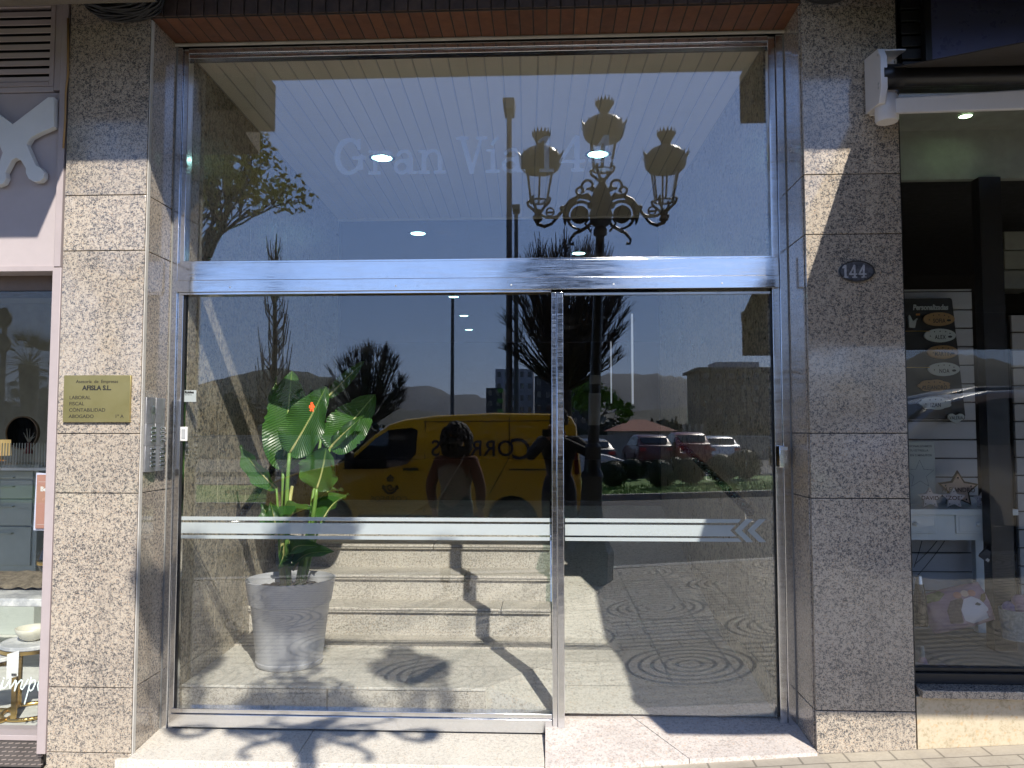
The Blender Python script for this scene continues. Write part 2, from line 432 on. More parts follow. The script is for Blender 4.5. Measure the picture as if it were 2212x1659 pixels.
ap = thing('apartment_building', 'upper storeys of the building projecting over the entrance and both shops', 'building', (0, 0, 4))
M['render'] = flat('dark_soffit_render', (.13, .11, .085), .8)
M['wallup'] = flat('brown_wall', (.16, .09, .06), .8)
box((-9, -1.45, 4.12), (9, 4, 4.5)).build('overhang', M['render'], ap)
box((-9, -1.40, 4.501), (9, 4, 12)).build('wall', M['wallup'], ap)
box((-9, .06, 3.62), (XL - .01, .4, 4.119)).build('wall', M['wallup'], ap)
box((XR + .01, .06, 3.62), (9, .4, 4.119)).build('wall', M['wallup'], ap)
box((-9, -.65, 3.42), (-1.75, -.30, 3.62)).build('ledge', M['render'], ap); box((-9, -.65, 3.621), (-1.75, .055, 3.72)).build('ledge', M['render'], ap)
MB().prism([(-.651, 3.50), (-1.06, 3.42), (-1.06, 3.62), (-.651, 3.62)], -9, -2.0, 'x').build('ledge', M['render'], ap)
box((1.205, -.65, 3.42), (9, -.30, 3.62)).build('ledge', M['render'], ap); box((1.205, -.65, 3.621), (9, .055, 3.72)).build('ledge', M['render'], ap)
# side masses so that the shops are closed volumes
# ---------------- steps in front ----------------
st = thing('entrance_step', 'sunlit pale granite step in front of the fixed glazing', 'step', (-.9, 0, -.1))
zf, zb = .002, .036
def slab(x0, x1, y0, y1, z00, z01, th, mat, parent, name, z10=None, z11=None):
    z10 = z00 if z10 is None else z10; z11 = z01 if z11 is None else z11
    return MB().add([(x0, y0, z00), (x1, y0, z10), (x1, y1, z11), (x0, y1, z01), (x0, y0, z00 - th), (x1, y0, z10 - th), (x1, y1, z11 - th), (x0, y1, z01 - th)],
        [(0, 1, 2, 3), (7, 6, 5, 4), (0, 4, 5, 1), (1, 5, 6, 2), (2, 6, 7, 3), (3, 7, 4, 0)]).build(name, mat, parent, bevel=.003)
xs = [XL + .001, -1.16, -.02]
for a, b in zip(xs[:-1], xs[1:]): slab(a + .0015, b - .0015, -.045, FY + .14, zf, zb, .05, M['slab'], st, 'tread')
box((XL - .05, -.044, -.06), (-.025, -.02, zf - .003)).build('front_lip', M['slab'], st)
box((XL + .003, -.03, -.3), (-.022, .36, zf - .052)).build('riser', M['joint'], st)
ra = thing('entrance_ramp', 'pinkish stone threshold slabs leading up to the glass door', 'ramp', (.6, 0, -.05))
MB().add([(-.018, -.045, .004), (.62, -.03, .046), (.34, FY + .2, .110), (-.018, FY + .2, .106), (-.018, -.045, -.2), (.62, -.03, -.2), (.34, FY + .2, -.2), (-.018, FY + .2, -.2)],
    [(0, 1, 2, 3), (0, 4, 5, 1), (1, 5, 6, 2), (3, 7, 4, 0)]).build('slab', M['slab_pink'], ra)
MB().add([(.624, -.03, .046), (XR - .005, -.02, .078), (XR - .005, FY + .2, .112), (.344, FY + .2, .110), (.624, -.03, -.2), (XR - .005, -.02, -.2), (XR - .005, FY + .2, -.2), (.344, FY + .2, -.2)],
    [(0, 1, 2, 3), (0, 4, 5, 1), (1, 5, 6, 2), (3, 7, 4, 0)]).build('slab', M['slab_pink'], ra)

# ---------------- steel and glass entrance ----------------
es = thing('entrance_screen', 'polished steel framed glass screen with the street name etched over the door', 'glazing', (-.3, G, 0))
fxl, fxli = at(371, 755, FY).x, at(391, 755, FY).x
fxr, fxri = XR + .003, at(1672, 755, FY).x
zt1, zt0 = zt - .014, at(1000, 111, FY).z
tb1, tb0 = at(1000, 558, FY).z, at(1000, 632, FY).z
mxa, mxb = at(1192, 1000, FY).x, at(1218, 1000, FY).x
brz1, brz0 = at(800, 1538, FY).z, at(800, 1577, FY).z
BK = G + .04
fr = MB(); fr2 = MB()
fr.box((XL + .005, FY, .0), (fxl + .02, BK, zt1)); fr.box((fxl + .021, FY + .012, .02), (fxli, BK - .002, zt1 - .002))
fr2.box((fxri, FY + .012, .07), (fxri + .035, BK - .002, zt1 - .002)); fr2.box((fxri + .036, FY, .05), (fxr, BK, zt1))
fr.build('side_post', M['steel'], es, bevel=.002); fr2.build('side_post', M['steel'], es, bevel=.002)
tp = MB(); tp.box((fxli, FY + .003, zt0 + .022), (fxri, BK - .003, zt1 - .003)); tp.box((fxli, FY + .014, zt0), (fxri, BK - .005, zt0 + .021))
tp.build('top_bar', M['steel'], es, bevel=.002)
h = (tb1 - tb0); tr = MB()
tr.box((fxl + .022, FY - .004, tb0 + h * .42), (fxri + .03, BK - .001, tb1 - .012)); tr.box((fxl + .022, FY - .010, tb0 + .012), (fxri + .03, BK - .001, tb0 + h * .415))
tr.box((fxl + .03, FY + .004, tb1 - .0115), (fxri, BK - .003, tb1)); tr.box((fxl + .03, FY + .002, tb0), (mxa - .001, BK - .003, tb0 + .0115))
tr.build('transom', M['steel'], es, bevel=.0015)
mu = MB(); mu.box((mxa, FY + .004, brz0), (mxa + (mxb - mxa) * .42, BK, tb0 - .001)); mu.box((mxa + (mxb - mxa) * .42 + .001, FY - .008, brz0 + .002), (mxb, BK, tb0 - .002))
mu.build('mullion', M['steel'], es, bevel=.003)
br = MB(); br.box((fxli - .01, FY - .003, brz0), (mxa - .002, BK, brz1 - .024)); br.box((fxli - .01, FY + .008, brz1 - .023), (mxa - .002, BK - .003, brz1))
br.build('bottom_rail', M['steel'], es, bevel=.002)
box((fxli - .004, G, tb1 - .004), (fxri + .004, G + .008, zt0 + .004)).build('transom_pane', M['tglass'], es)
sp = box((fxli - .004, G, brz1 - .004), (mxa + .002, G + .008, tb0 + .004)).build('fixed_pane', M['glass'], es)
gd = thing('glass_door', 'frameless glass door with frosted stripes ending in two arrowheads', 'door', (.6, G, .08))
dx1 = fxri - .006
dp = box((mxb + .004, G + .001, .118), (dx1, G + .009, tb0 - .012)).build('pane', M['glass'], gd)
box((mxb + .004, G - .006, tb0 - .0118), (dx1, G + .02, tb0 - .001)).build('top_clamp', M['steel_b'], gd)
box((dx1 - .0005, G - .001, .12), (dx1 + .004, G + .011, tb0 - .013)).build('edge_seal', M['black'], gd)
box((fxli + .0003, G - .012, brz1), (fxli + .008, G - .0015, tb0)).build('seal', M['black'], es)
# frosted stripes
for (ya, yb) in ((1117.5, 1125.5), (1130.5, 1154), (1158, 1165.5)):
    za, zb_ = at(800, ya, G).z, at(800, yb, G).z
    box((fxli + .004, G - .0018, zb_), (mxa - .002, G - .0012, za)).build('stripe', M['frost'], sp)
    zs_, ze_ = za, zb_
    mid = at(1500, 1141, G); xe = at(1600, 1141, G).x
    zc = (at(800, 1117.5, G).z + at(800, 1165.5, G).z) / 2
    f = lambda z: xe - abs(0) - (0.055 - abs(z - zc) * .95)
    # the ends are cut to the shape of an arrowhead pointing left
    def endx(z): return xe - .05 + abs(z - zc) * 1.0
    k = [(mxb + .006, ze_), (endx(ze_), ze_)] + ([(endx(zc), zc)] if ze_ < zc < zs_ else []) + [(endx(zs_), zs_), (mxb + .006, zs_)]
    MB().prism(k, G - .0008, G - .0002).build('stripe', M['frost'], dp)
for q in (0, 1):
    xo = xe - .030 + q * .062
    hh = .056
    MB().prism([(xo, zc), (xo + hh, zc + hh), (xo + hh + .035, zc + hh), (xo + .035, zc), (xo + hh + .035, zc - hh), (xo + hh, zc - hh)], G - .0008, G - .0002).build('arrowhead', M['frost'], dp)
# lettering: slab serif, Gran Via 144
def glyphs():
    sv, sh = .075, .05; out = []; x = 0
    def ser(cx, z, w=.2): return ('b', cx - w, z, cx + w, z + .09)
    # G
    g = [('s', arc(.42, .5, .36, .45, 48, 360, 40), .062), ('s', arc(.40, .5, .33, .43, 110, 250, 20), .085), ('b', .69, .12, .84, .5), ('b', .5, .42, .92, .5), ('b', .66, .68, .76, .97)]
    out.append((g, .98))
    r = [('b', .14, 0, .28, .64), ser(.2, 0, .19), ('b', .02, .58, .2, .66), ('s', arc(.5, .42, .26, .2, 165, 50, 12), .05), ('s', [(.6, .53), (.62, .56)], .065)]
    out.append((r, .72))
    a = [('b', .46, .04, .6, .46), ('s', arc(.34, .44, .2, .18, 10, 155, 16), .05), ('s', arc(.28, .20, .19, .16, 0, 360, 24), .055), ('s', [(.3, .36), (.52, .4)], .04), ('b', .46, 0, .72, .085)]
    out.append((a, .74))
    n = [('b', .12, 0, .26, .64), ('b', .0, .57, .2, .65), ser(.19, 0, .18), ('b', .58, 0, .72, .44), ser(.65, 0, .18), ('s', arc(.44, .42, .21, .2, 165, 0, 18), .052)]
    out.append((n, .86)); out.append(([], .28))
    v = [('s', [(.16, .96), (.44, .04)], .075), ('s', [(.72, .96), (.44, .04)], .05), ('b', -.02, .9, .34, .98), ('b', .56, .9, .88, .98)]
    out.append((v, .84))
    i = [('b', .14, 0, .28, .64), ('b', .02, .57, .2, .65), ser(.21, 0, .2), ('s', [(.2, .78), (.34, .93)], .045)]
    out.append((i, .44)); out.append((a, .74)); out.append(([], .30))
    o1 = [('b', .22, 0, .37, .97), ser(.295, 0, .22), ('s', [(.08, .82), (.26, .93)], .045)]
    out.append((o1, .62))
    o4 = [('b', .48, 0, .63, .97), ('b', .04, .24, .78, .33), ('s', [(.52, .93), (.08, .28)], .05), ser(.555, 0, .18)]
    out.append((o4, .84)); out.append((o4, .8)); return out
p0 = at(722, 377, G); p1 = at(1326, 366, G); hcap = (at(760, 298, G).z - at(760, 376, G).z) / .98
xw = sum(w_ for _, w_ in glyphs()); sxx = (p1.x - p0.x) / (xw - .04); cur = 0
let = MB(); words = []
for g, w_ in glyphs():
    if g:
        c0 = cur
        m_ = raster(g, -.05, w_ + .1, -.02, 1.0, .018, lambda x, z: (p0.x + (c0 + x) * sxx, G + .0092, p0.z + z * hcap - .0))
        let.add(m_.v, m_.f)
    elif let.v: words.append(let); let = MB()
    cur += w_
words.append(let)
for q in words: q.build('street_name_lettering', M['frost2'], es)

# lock keeper block on the right post, glass clamp, sticker
lk = thing('door_lock', 'small bright steel lock box on the post beside the glass door', 'lock', tuple(at(1693, 985, FY)))
a, b = at(1683, 963, FY - .05), at(1705, 1010, FY - .05)
box((a.x, FY - .055, b.z), (b.x - .004, FY - .001, a.z)).build('case', M['steel'], lk, bevel=.003)
box((a.x + .004, FY - .058, a.z - .02), (b.x - .008, FY - .0552, a.z - .005)).build('face_plate', M['steel_b'], lk)
cl = thing('glass_clamp', 'small white clamp plate at the left edge of the fixed pane', 'clamp', tuple(at(396, 937, G - .01)))
a, b = at(389, 922, G - .02), at(403, 953, G - .02)
box((a.x, G - .018, b.z), (b.x, G - .002, a.z)).build('plate', M['white'], cl, bevel=.003)
box((a.x + .008, G - .0205, b.z + .012), (b.x - .008, G - .0182, a.z - .012)).build('inset', flat('grey_inset', (.35, .36, .37)), cl)
a, b = at(398, 843, G), at(424, 868, G)
M['sticker'] = flat('sticker_white', (.36, .40, .40), .5)
M['ink'] = flat('black_ink', (.02, .02, .02), .5)
sk = tagk(box((a.x, G - .002, b.z), (b.x, G - .0015, a.z)).build('sticker', M['sticker']), 'small square white installer sticker with black lettering on the glass', 'sticker')
text('lettering', 'Robles', .012, (a.x + .004, G - .0022, a.z - .016), M['ink'], sk, bold=.0012)
text('lettering', '986 438 010', .005, (a.x + .005, G - .0022, a.z - .026), M['ink'], sk)
M['red'] = flat('red_paint', (.5, .03, .02), .4)

# ---------------- intercom on the left jamb ----------------
ic = thing('intercom', 'aluminium door entry panel with two columns of bell buttons on the side of the pillar', 'intercom', (XL, .12, 1.45))
M['alu'] = steel('satin_aluminium', (.42, .42, .43, 1), .42, .0002); 
zi1, zi0 = at(313, 858, .03).z, at(313, 1020, .03).z
for k, (ya, yb) in enumerate(((.025, .115), (.118, .208))):
    prof = [(XL + .006, ya), (XL + .018, ya), (XL + .030, (ya * .7 + yb * .3)), (XL + .030, (ya * .3 + yb * .7)), (XL + .018, yb), (XL + .006, yb)]
    for q, (za, zb_) in enumerate(((zi0, zi0 + (zi1 - zi0) * .35), (zi0 + (zi1 - zi0) * .353, zi0 + (zi1 - zi0) * .65), (zi0 + (zi1 - zi0) * .653, zi1))):
        MB().prism(prof, za, zb_, 'z').build('module', M['alu'], ic, bevel=.001)
    yc = (ya + yb) / 2
    rows = [zi0 + (zi1 - zi0) * f for f in (.06, .115, .17, .225, .285, .40, .455, .51, .57)]
    for z_ in rows:
        bt = box((XL + .0302, yc - .022, z_), (XL + .036, yc + .022, z_ + .011)).build('bell_button', M['steel'], ic, bevel=.001)
        box((XL + .0362, yc - .014, z_ + .002), (XL + .0367, yc + .014, z_ + .009)).build('name_tag', M['ink'], bt)
    if k == 0:
        zc_ = zi0 + (zi1 - zi0) * .83
        MB().lathe([(0, .0312), (.019, .0312), (.022, .0305), (.024, .0300)], (XL, yc, zc_), 20, 'x').build('speaker_ring', M['steel_b'], ic)
        for zz in range(6):
            for yy in range(3): box((XL + .0315, yc - .002 + yy * .005, zc_ - .012 + zz * .005), (XL + .032, yc + .0005 + yy * .005, zc_ - .0095 + zz * .005)).build('speaker_hole', M['black'], ic)

# ---------------- brass plaque ----------------
a, b = at(139, 811, -.012), at(280, 912, -.012)
bq = thing('brass_plaque', 'square brass business plaque with black engraved lettering on the pillar', 'plaque', ((a.x + b.x) / 2, 0, b.z))
mm = Mat('brass', (.50, .40, .17, 1), .32, .75); mm.link(mm.ramp(mm.noise(5, 4), [(.3, .24), (.7, .4)]), mm.b.inputs['Roughness'])
mm.color(mm.ramp(mm.noise(4, 5), [(.3, (.40, .33, .12)), (.7, (.52, .44, .20))])); M['brass'] = mm.m
box((a.x, -.014, b.z), (b.x, -.001, a.z)).build('plate', M['brass'], bq, bevel=.001)
W_, H_ = b.x - a.x, a.z - b.z
def pt(u, v): return (a.x + u * W_, -.0146, a.z - v * H_)
text('lettering', 'Asesoría  de  Empresas', .0155, pt(.5, .165), M['ink'], bq, align='CENTER', sx=.98)
t_ = text('lettering', 'AFISLA S.L.', .0215, pt(.5, .315), M['ink'], bq, align='CENTER', bold=.0011, sx=.98)
for s_, v_ in (('LABORAL', .51), ('FISCAL', .64), ('CONTABILIDAD', .775), ('ABOGADO', .91)):
    text('lettering', s_, .0165, pt(.09, v_), M['ink'], bq, sx=1.03)
text('lettering', '1º A', .0165, pt(.78, .91), M['ink'], bq)

# ---------------- oval number plate ----------------
c_ = at(1851, 586, -.01); rx, rz_ = .5 * (at(1890, 586, 0).x - at(1812, 586, 0).x), .5 * (at(1850, 563, 0).z - at(1850, 609, 0).z)
on = thing('house_number_plate', 'oval dark enamel house number plate reading 144 on the granite', 'number plate', (c_.x, 0, c_.z))
MB().lathe([(1, 0), (1, -.006), (.93, -.010), (0, -.010)], (c_.x, -.001, c_.z), 40, 'y', rx, rz_).build('plate', flat('dark_blue_enamel', (.07, .073, .085), .35, var=.7, scale=50), on)
MB().lathe([(1.0, -.0105), (.93, -.0125), (.90, -.0105)], (c_.x, -.001, c_.z), 40, 'y', rx, rz_, False).build('rim', M['black'], on)
one = [('b', .2, 0, .4, .97), ('b', .05, 0, .55, .1), ('s', [(.08, .78), (.28, .92)], .07)]
four = [('b', .42, 0, .62, .97), ('b', .0, .22, .76, .34), ('s', [(.5, .92), (.08, .28)], .07), ('b', .28, 0, .76, .1)]
nb = MB(); hN = rz_ * 1.25; x_ = c_.x - rx * .82
for g, w_ in ((one, .62), (four, .84), (four, .8)):
    c0 = x_
    m_ = raster(g, -.02, .8, -.02, 1, .03, lambda x, z: (c0 + x * hN * .78, -.0125, c_.z - hN / 2 + z * hN)); nb.add(m_.v, m_.f); x_ += w_ * hN * .8
nb.build('digits', flat('worn_white_enamel', (.36, .37, .40), .5, var=.35, scale=50), on)

# screws, sealant and a keyhole on the frame
for fx_, fz_ in ((fxli + .25, .5), (fxli + 1.1, .5), (mxa - .2, .5), (mxb + .25, .5), (fxri - .25, .5)):
    MB().lathe([(0, -.0125), (.0045, -.0125), (.005, -.0105)], (fx_, FY, tb0 + h * .2), 10, 'y').build('screw', M['steel_b'], es)
se = MB(); se.box((XL + .0045, FY - .004, .03), (XL + .0105, FY + .004, zt1)); se.build('sealant', flat('grey_silicone', (.22, .22, .21), .6), es)
se = MB(); se.box((XR - .009, FY - .004, .1), (XR - .0015, FY + .004, zt1)); se.build('sealant', flat('grey_silicone_b', (.20, .20, .19), .6), es)
# ---------------- lobby ----------------
sk_ = lambda x, y: x - .027 * (y - .3)
LX, RX = -1.865, 1.105
def swall(name, x, y0, y1, z0, z1, th, mat, parent, z0b=None):
    z0b = z0 if z0b is None else z0b
    xa, xb = sk_(x, y0), sk_(x, y1)
    return MB().add([(xa, y0, z0), (xb, y1, z0b), (xb, y1, z1), (xa, y0, z1), (xa + th, y0, z0), (xb + th, y1, z0b), (xb + th, y1, z1), (xa + th, y0, z1)],
        [(0, 1, 2, 3), (4, 5, 6, 7), (0, 1, 5, 4), (1, 2, 6, 5), (2, 3, 7, 6), (3, 0, 4, 7)]).build(name, mat, parent)
CZ = 3.462
M['granite_in'] = granite('lobby_granite', (.07, .07, .065), (.19, .18, .15), (.42, .37, .28), (.50, .45, .34), 85, 0, rough=.32)
lw = thing('granite_wall', 'granite clad lobby wall behind the potted plant, crossed by bands of sunlight', 'wall', (LX, 2, 0))
swall('core', LX - .022, BK + .001, 3.6, -.2, CZ + .3, -.15, M['dark_core'], lw)
rw = thing('granite_wall', 'shaded granite clad lobby wall beside the glass door', 'wall', (RX, 2, 0))
swall('core', RX + .022, BK + .001, 3.6, -.2, CZ + .3, .15, M['dark_core'], rw)
hz = [-.2, .30, 1.05, 1.47, 2.36, CZ]
for wobj, X_, s_ in ((lw, LX, -1), (rw, RX, 1)):
    mb = MB(); ys = [BK + .001, .78, 1.24, 2.0, 2.7, 3.598]
    for i in range(5):
        for j in range(5):
            dy = 0 if j % 2 else .0
            y0, y1 = ys[i] + .0015, ys[i + 1] - .0015; z0, z1 = hz[j] + .0015, hz[j + 1] - .0015
            xa, xb = sk_(X_, y0), sk_(X_, y1); th = s_ * .0218
            mb.add([(xa, y0, z0), (xb, y1, z0), (xb, y1, z1), (xa, y0, z1), (xa + th, y0, z0), (xb + th, y1, z0), (xb + th, y1, z1), (xa + th, y0, z1)],
                [(0, 1, 2, 3), (4, 5, 6, 7), (0, 1, 5, 4), (1, 2, 6, 5), (2, 3, 7, 6), (3, 0, 4, 7)])
    mb.build('panels', M['granite_in'], wobj, bevel=.001)
    gm = MB()
    for j in range(1, 5):
        z0 = hz[j]; xa, xb = sk_(X_, ys[0]) + s_ * .003, sk_(X_, 3.59) + s_ * .003
        gm.add([(xa, ys[0], z0 - .0014), (xb, 3.59, z0 - .0014), (xb, 3.59, z0 + .0014), (xa, ys[0], z0 + .0014)], [(0, 1, 2, 3)])
    for i in range(1, 5):
        x_ = sk_(X_, ys[i]) + s_ * .003; gm.add([(x_, ys[i] - .0014, -.1), (x_, ys[i] + .0014, -.1), (x_, ys[i] + .0014, CZ), (x_, ys[i] - .0014, CZ)], [(0, 1, 2, 3)])
    gm.build('grout', M['mortar_light'], wobj)
# ceiling of boards
def boards_mat():
    m = Mat('cream_ceiling_boards', (.8, .78, .68), .5)
    n = m.noise(5, 4, .6, stretch=(1, .2, 1)); m.color(m.ramp(n, [(.3, (.82, .79, .68)), (.7, (.90, .87, .76))])); return m.m
M['boards'] = boards_mat(); M['boardgap'] = flat('board_groove', (.30, .28, .22), .7)
mb = MB(); nb_ = 31; pitch = (RX - LX) / nb_
for i in range(nb_):
    x0, x1 = LX + i * pitch + .004, LX + (i + 1) * pitch - .004
    y0, y1 = BK + .001, 3.53
    mb.add([(sk_(x0, y0), y0, CZ), (sk_(x1, y0), y0, CZ), (sk_(x1, y1), y1, CZ), (sk_(x0, y1), y1, CZ), (sk_(x0, y0), y0, CZ + .02), (sk_(x1, y0), y0, CZ + .02), (sk_(x1, y1), y1, CZ + .02), (sk_(x0, y1), y1, CZ + .02)],
        [(3, 2, 1, 0), (4, 5, 6, 7), (0, 1, 5, 4), (1, 2, 6, 5), (2, 3, 7, 6), (3, 0, 4, 7)])
lc = tagk(mb.build('ceiling', M['boards'], bevel=.002), kind='structure')
box((-2.2, BK + .001, CZ + .0105), (1.3, 3.6, CZ + .2)).build('board_backing', M['boardgap'], lc)
bt = MB()
for i in range(nb_ + 1):
    x0 = LX + i * pitch; bt.add([(sk_(x0, .35) - .0028, .35, CZ - .001), (sk_(x0, .35) + .0028, .35, CZ - .001), (sk_(x0, 3.52) + .0028, 3.52, CZ - .001), (sk_(x0, 3.52) - .0028, 3.52, CZ - .001)], [(0, 1, 2, 3)])
bt.build('cover_strip', M['white'], lc)
MB().tube([(sk_(LX, 3.53), 3.54, CZ - .008), (sk_(RX, 3.53), 3.54, CZ - .008)], .012).build('end_trim', M['white'], lc)
# rear hall
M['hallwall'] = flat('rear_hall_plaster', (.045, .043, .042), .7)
rh = thing('rear_hall_wall', 'dark plastered walls and ceiling of the rear hall beyond the stairs', 'wall', (0, 8, 0))
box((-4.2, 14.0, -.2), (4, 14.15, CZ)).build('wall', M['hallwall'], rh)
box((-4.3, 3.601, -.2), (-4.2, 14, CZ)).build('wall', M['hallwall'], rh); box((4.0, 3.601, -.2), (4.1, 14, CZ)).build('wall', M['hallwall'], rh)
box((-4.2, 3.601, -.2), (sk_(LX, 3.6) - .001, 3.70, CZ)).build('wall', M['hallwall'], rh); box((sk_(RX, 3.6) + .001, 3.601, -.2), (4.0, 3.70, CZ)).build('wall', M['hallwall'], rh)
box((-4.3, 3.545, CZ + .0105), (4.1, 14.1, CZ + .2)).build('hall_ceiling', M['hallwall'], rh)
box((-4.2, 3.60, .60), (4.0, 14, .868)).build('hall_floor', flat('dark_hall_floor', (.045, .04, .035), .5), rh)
# upper roof closing the lobby
box((-2.3, .505, CZ + .201), (1.5, 3.6, 3.9)).build('slab', M['wallup'], ap)
# floor platform
fl = MB(); PZ = .21; ax, ay = -.315, .395; bx_, by_ = .02, .86
fl.add([(sk_(LX, .3), .38, PZ), (ax, ay, PZ), (bx_, by_, PZ), (bx_, 1.11, PZ), (sk_(LX, 1.1), 1.11, PZ)], [(0, 1, 2, 3, 4)])
fl.add([(ax, ay, PZ), (.03, .335, .114), (bx_, by_, PZ)], [(0, 1, 2)])
fl.add([(-1.9, .38, -.1), (ax, ay, -.1), (ax, ay, PZ), (-1.9, .38, PZ)], [(0, 1, 2, 3)]); fl.add([(ax, ay, -.1), (.03, .335, -.1), (.03, .335, .114), (ax, ay, PZ)], [(0, 1, 2, 3)])
fl.add([(.03, .335, .110), (RX + .01, .335, .110), (RX + .01, .86, PZ), (bx_, .86, PZ)], [(0, 1, 2, 3)])
fl.add([(bx_, .86, PZ), (RX + .02, .86, PZ), (RX + .02, 1.11, PZ), (bx_, 1.11, PZ)], [(0, 1, 2, 3)])
fl.add([(bx_, 1.11, .212), (RX, 1.11, .212), (RX, 1.35, .215), (bx_, 1.35, .215)], [(0, 1, 2, 3)])
fl.add([(bx_, 1.35, .215), (RX, 1.35, .215), (RX, 3.7, .85), (bx_, 3.7, .85)], [(0, 1, 2, 3)])
fl.add([(-2.0, 1.115, .206), (RX, 1.115, .206), (RX, 1.115, .212), (-2.0, 1.115, .212)], [(0, 1, 2, 3)])
fl.add([(-2.2, BK, -.12), (1.3, BK, -.12), (1.3, 4, -.12), (-2.2, 4, -.12)], [(0, 1, 2, 3)])
lf = tagk(fl.build('floor', M['lobby_floor']), kind='structure')
gj = MB()
def fj(x0, y0, z0, x1, y1, z1, w_=.0035):
    d = Vector((x1 - x0, y1 - y0, 0)).normalized().cross(Vector((0, 0, 1))) * w_; e = .0022
    gj.add([(x0 - d.x, y0 - d.y, z0 + e), (x1 - d.x, y1 - d.y, z1 + e), (x1 + d.x, y1 + d.y, z1 + e), (x0 + d.x, y0 + d.y, z0 + e)], [(0, 1, 2, 3)])
fj(-1.85, .74, PZ, bx_, .74, PZ, .0025); fj(-1.25, .385, PZ, -1.1, 1.11, PZ); fj(-.75, .39, PZ, -.6, 1.11, PZ); fj(ax, ay, PZ, bx_, by_, PZ, .006)
fj(-.30, .74, PZ, -.25, 1.1, PZ)
fj(bx_, .86, PZ, RX, .86, PZ); fj(.62, .34, .112, .58, .86, PZ); fj(.58, .86, PZ, .55, 1.11, PZ); fj(.05, .60, .162, RX, .60, .162, .002); fj(bx_ , 1.0, PZ, RX, 1.0, PZ, .002)
fj(.5, 1.36, .216, .45, 3.6, .82)
for y_ in (1.7, 2.1, 2.5, 3.0): fj(bx_, y_, .215 + (y_ - 1.35) * .2702, RX, y_, .215 + (y_ - 1.35) * .2702, .002)
gj.build('grout', M['mortar_light'], lf)
# the riser face of the platform, speckled
pr_ = MB()
for a_, b_ in ((-1.88, -1.12), (-1.115, ax)):
    pr_.box((a_, .368, -.05), (b_ - .002, .3795, PZ - .012))
pr_.build('platform_riser', M['stair'], lf)
box((-1.88, .362, PZ - .011), (ax, .3795, PZ + .0025)).build('nosing', M['lobby_floor'], lf, bevel=.002)
# stairs
sr = thing('staircase', 'short flight of speckled granite stairs with overhanging nosings in the lobby', 'stairs', (-.95, 1.4, PZ))
ty = [1.35, 1.585, 1.875, 2.15, 2.43, 2.71]; tz = [.215, .394, .553, .711, .868]
SR = .012
box((-1.98, 1.10, .19), (SR, 1.36, .222)).build('tread', M['stair'], sr)
for i in range(4):
    y0 = ty[i]; z0, z1 = tz[i], tz[i + 1]
    box((-1.98, y0 + .0, z0 - .05), (SR, ty[i + 1] + .05 if i < 3 else 3.6, z1 - .033)).build('riser', M['stair'], sr)
    tr_ = MB()
    sp_ = -.30 - .25 * i
    for a_, b_ in ((-1.98, sp_), (sp_ + .003, SR)):
        tr_.box((a_, y0 - .022, z1 - .032), (b_, (ty[i + 1] if i < 3 else 3.6), z1))
    t_ = tr_.build('tread', M['stair'], sr, bevel=.006)
    MB().tube([(-1.98, y0 - .0235, z1 - .016), (SR, y0 - .0235, z1 - .016)], .0025, 5).build('nosing_groove', M['joint'], t_)
# glass balustrade at the side of the stairs
gb = thing('glass_balustrade', 'greenish glass side panel standing between the stairs and the ramp', 'glass panel', (.03, 2, .2))
M['greenglass'] = glass('green_glass', .04, (.82, .90, .86))
MB().add([(.018, 1.5, .36), (.018, 2.4, .80), (.018, 2.4, 1.12), (.018, 1.5, .72), (.028, 1.5, .36), (.028, 2.4, .80), (.028, 2.4, 1.12), (.028, 1.5, .72)],
    [(0, 1, 2, 3), (4, 5, 6, 7), (0, 1, 5, 4), (1, 2, 6, 5), (2, 3, 7, 6), (3, 0, 4, 7)]).build('pane', M['greenglass'], gb)
# handrails
M['rail'] = flat('black_rail', (.012, .011, .010), .25)
def railing(name, label, p, q, sgn):
    t = thing(name, label, 'handrail', tuple((Vector(p) + Vector(q)) / 2))
    MB().tube([p, q], .024, 12).build('rail', M['rail'], t, smooth='auto')
    for f in (.04, .5, .93):
        c = Vector(p).lerp(Vector(q), f)
        MB().tube([c + Vector((0, 0, -.02)), c + Vector((0, 0, -.065)), c + Vector((sgn * .045, 0, -.07)), c + Vector((sgn * .085, 0, -.07))], .006, 8).build('bracket', M['steel'], t, smooth='auto')
        MB().lathe([(0, 0), (.022, 0), (.022, .006), (0, .006)], (c.x + sgn * .08, c.y, c.z - .07), 14, 'x').build('rosette', M['steel'], t)
railing('handrail', 'black handrail on steel brackets rising along the ramp wall', (1.03, .47, 1.085), (.97, 2.4, 1.43), 1)
railing('handrail', 'black stair handrail on the wall behind the potted plant', (-1.82, .98, .99), (-1.86, 2.9, 1.86), -1)
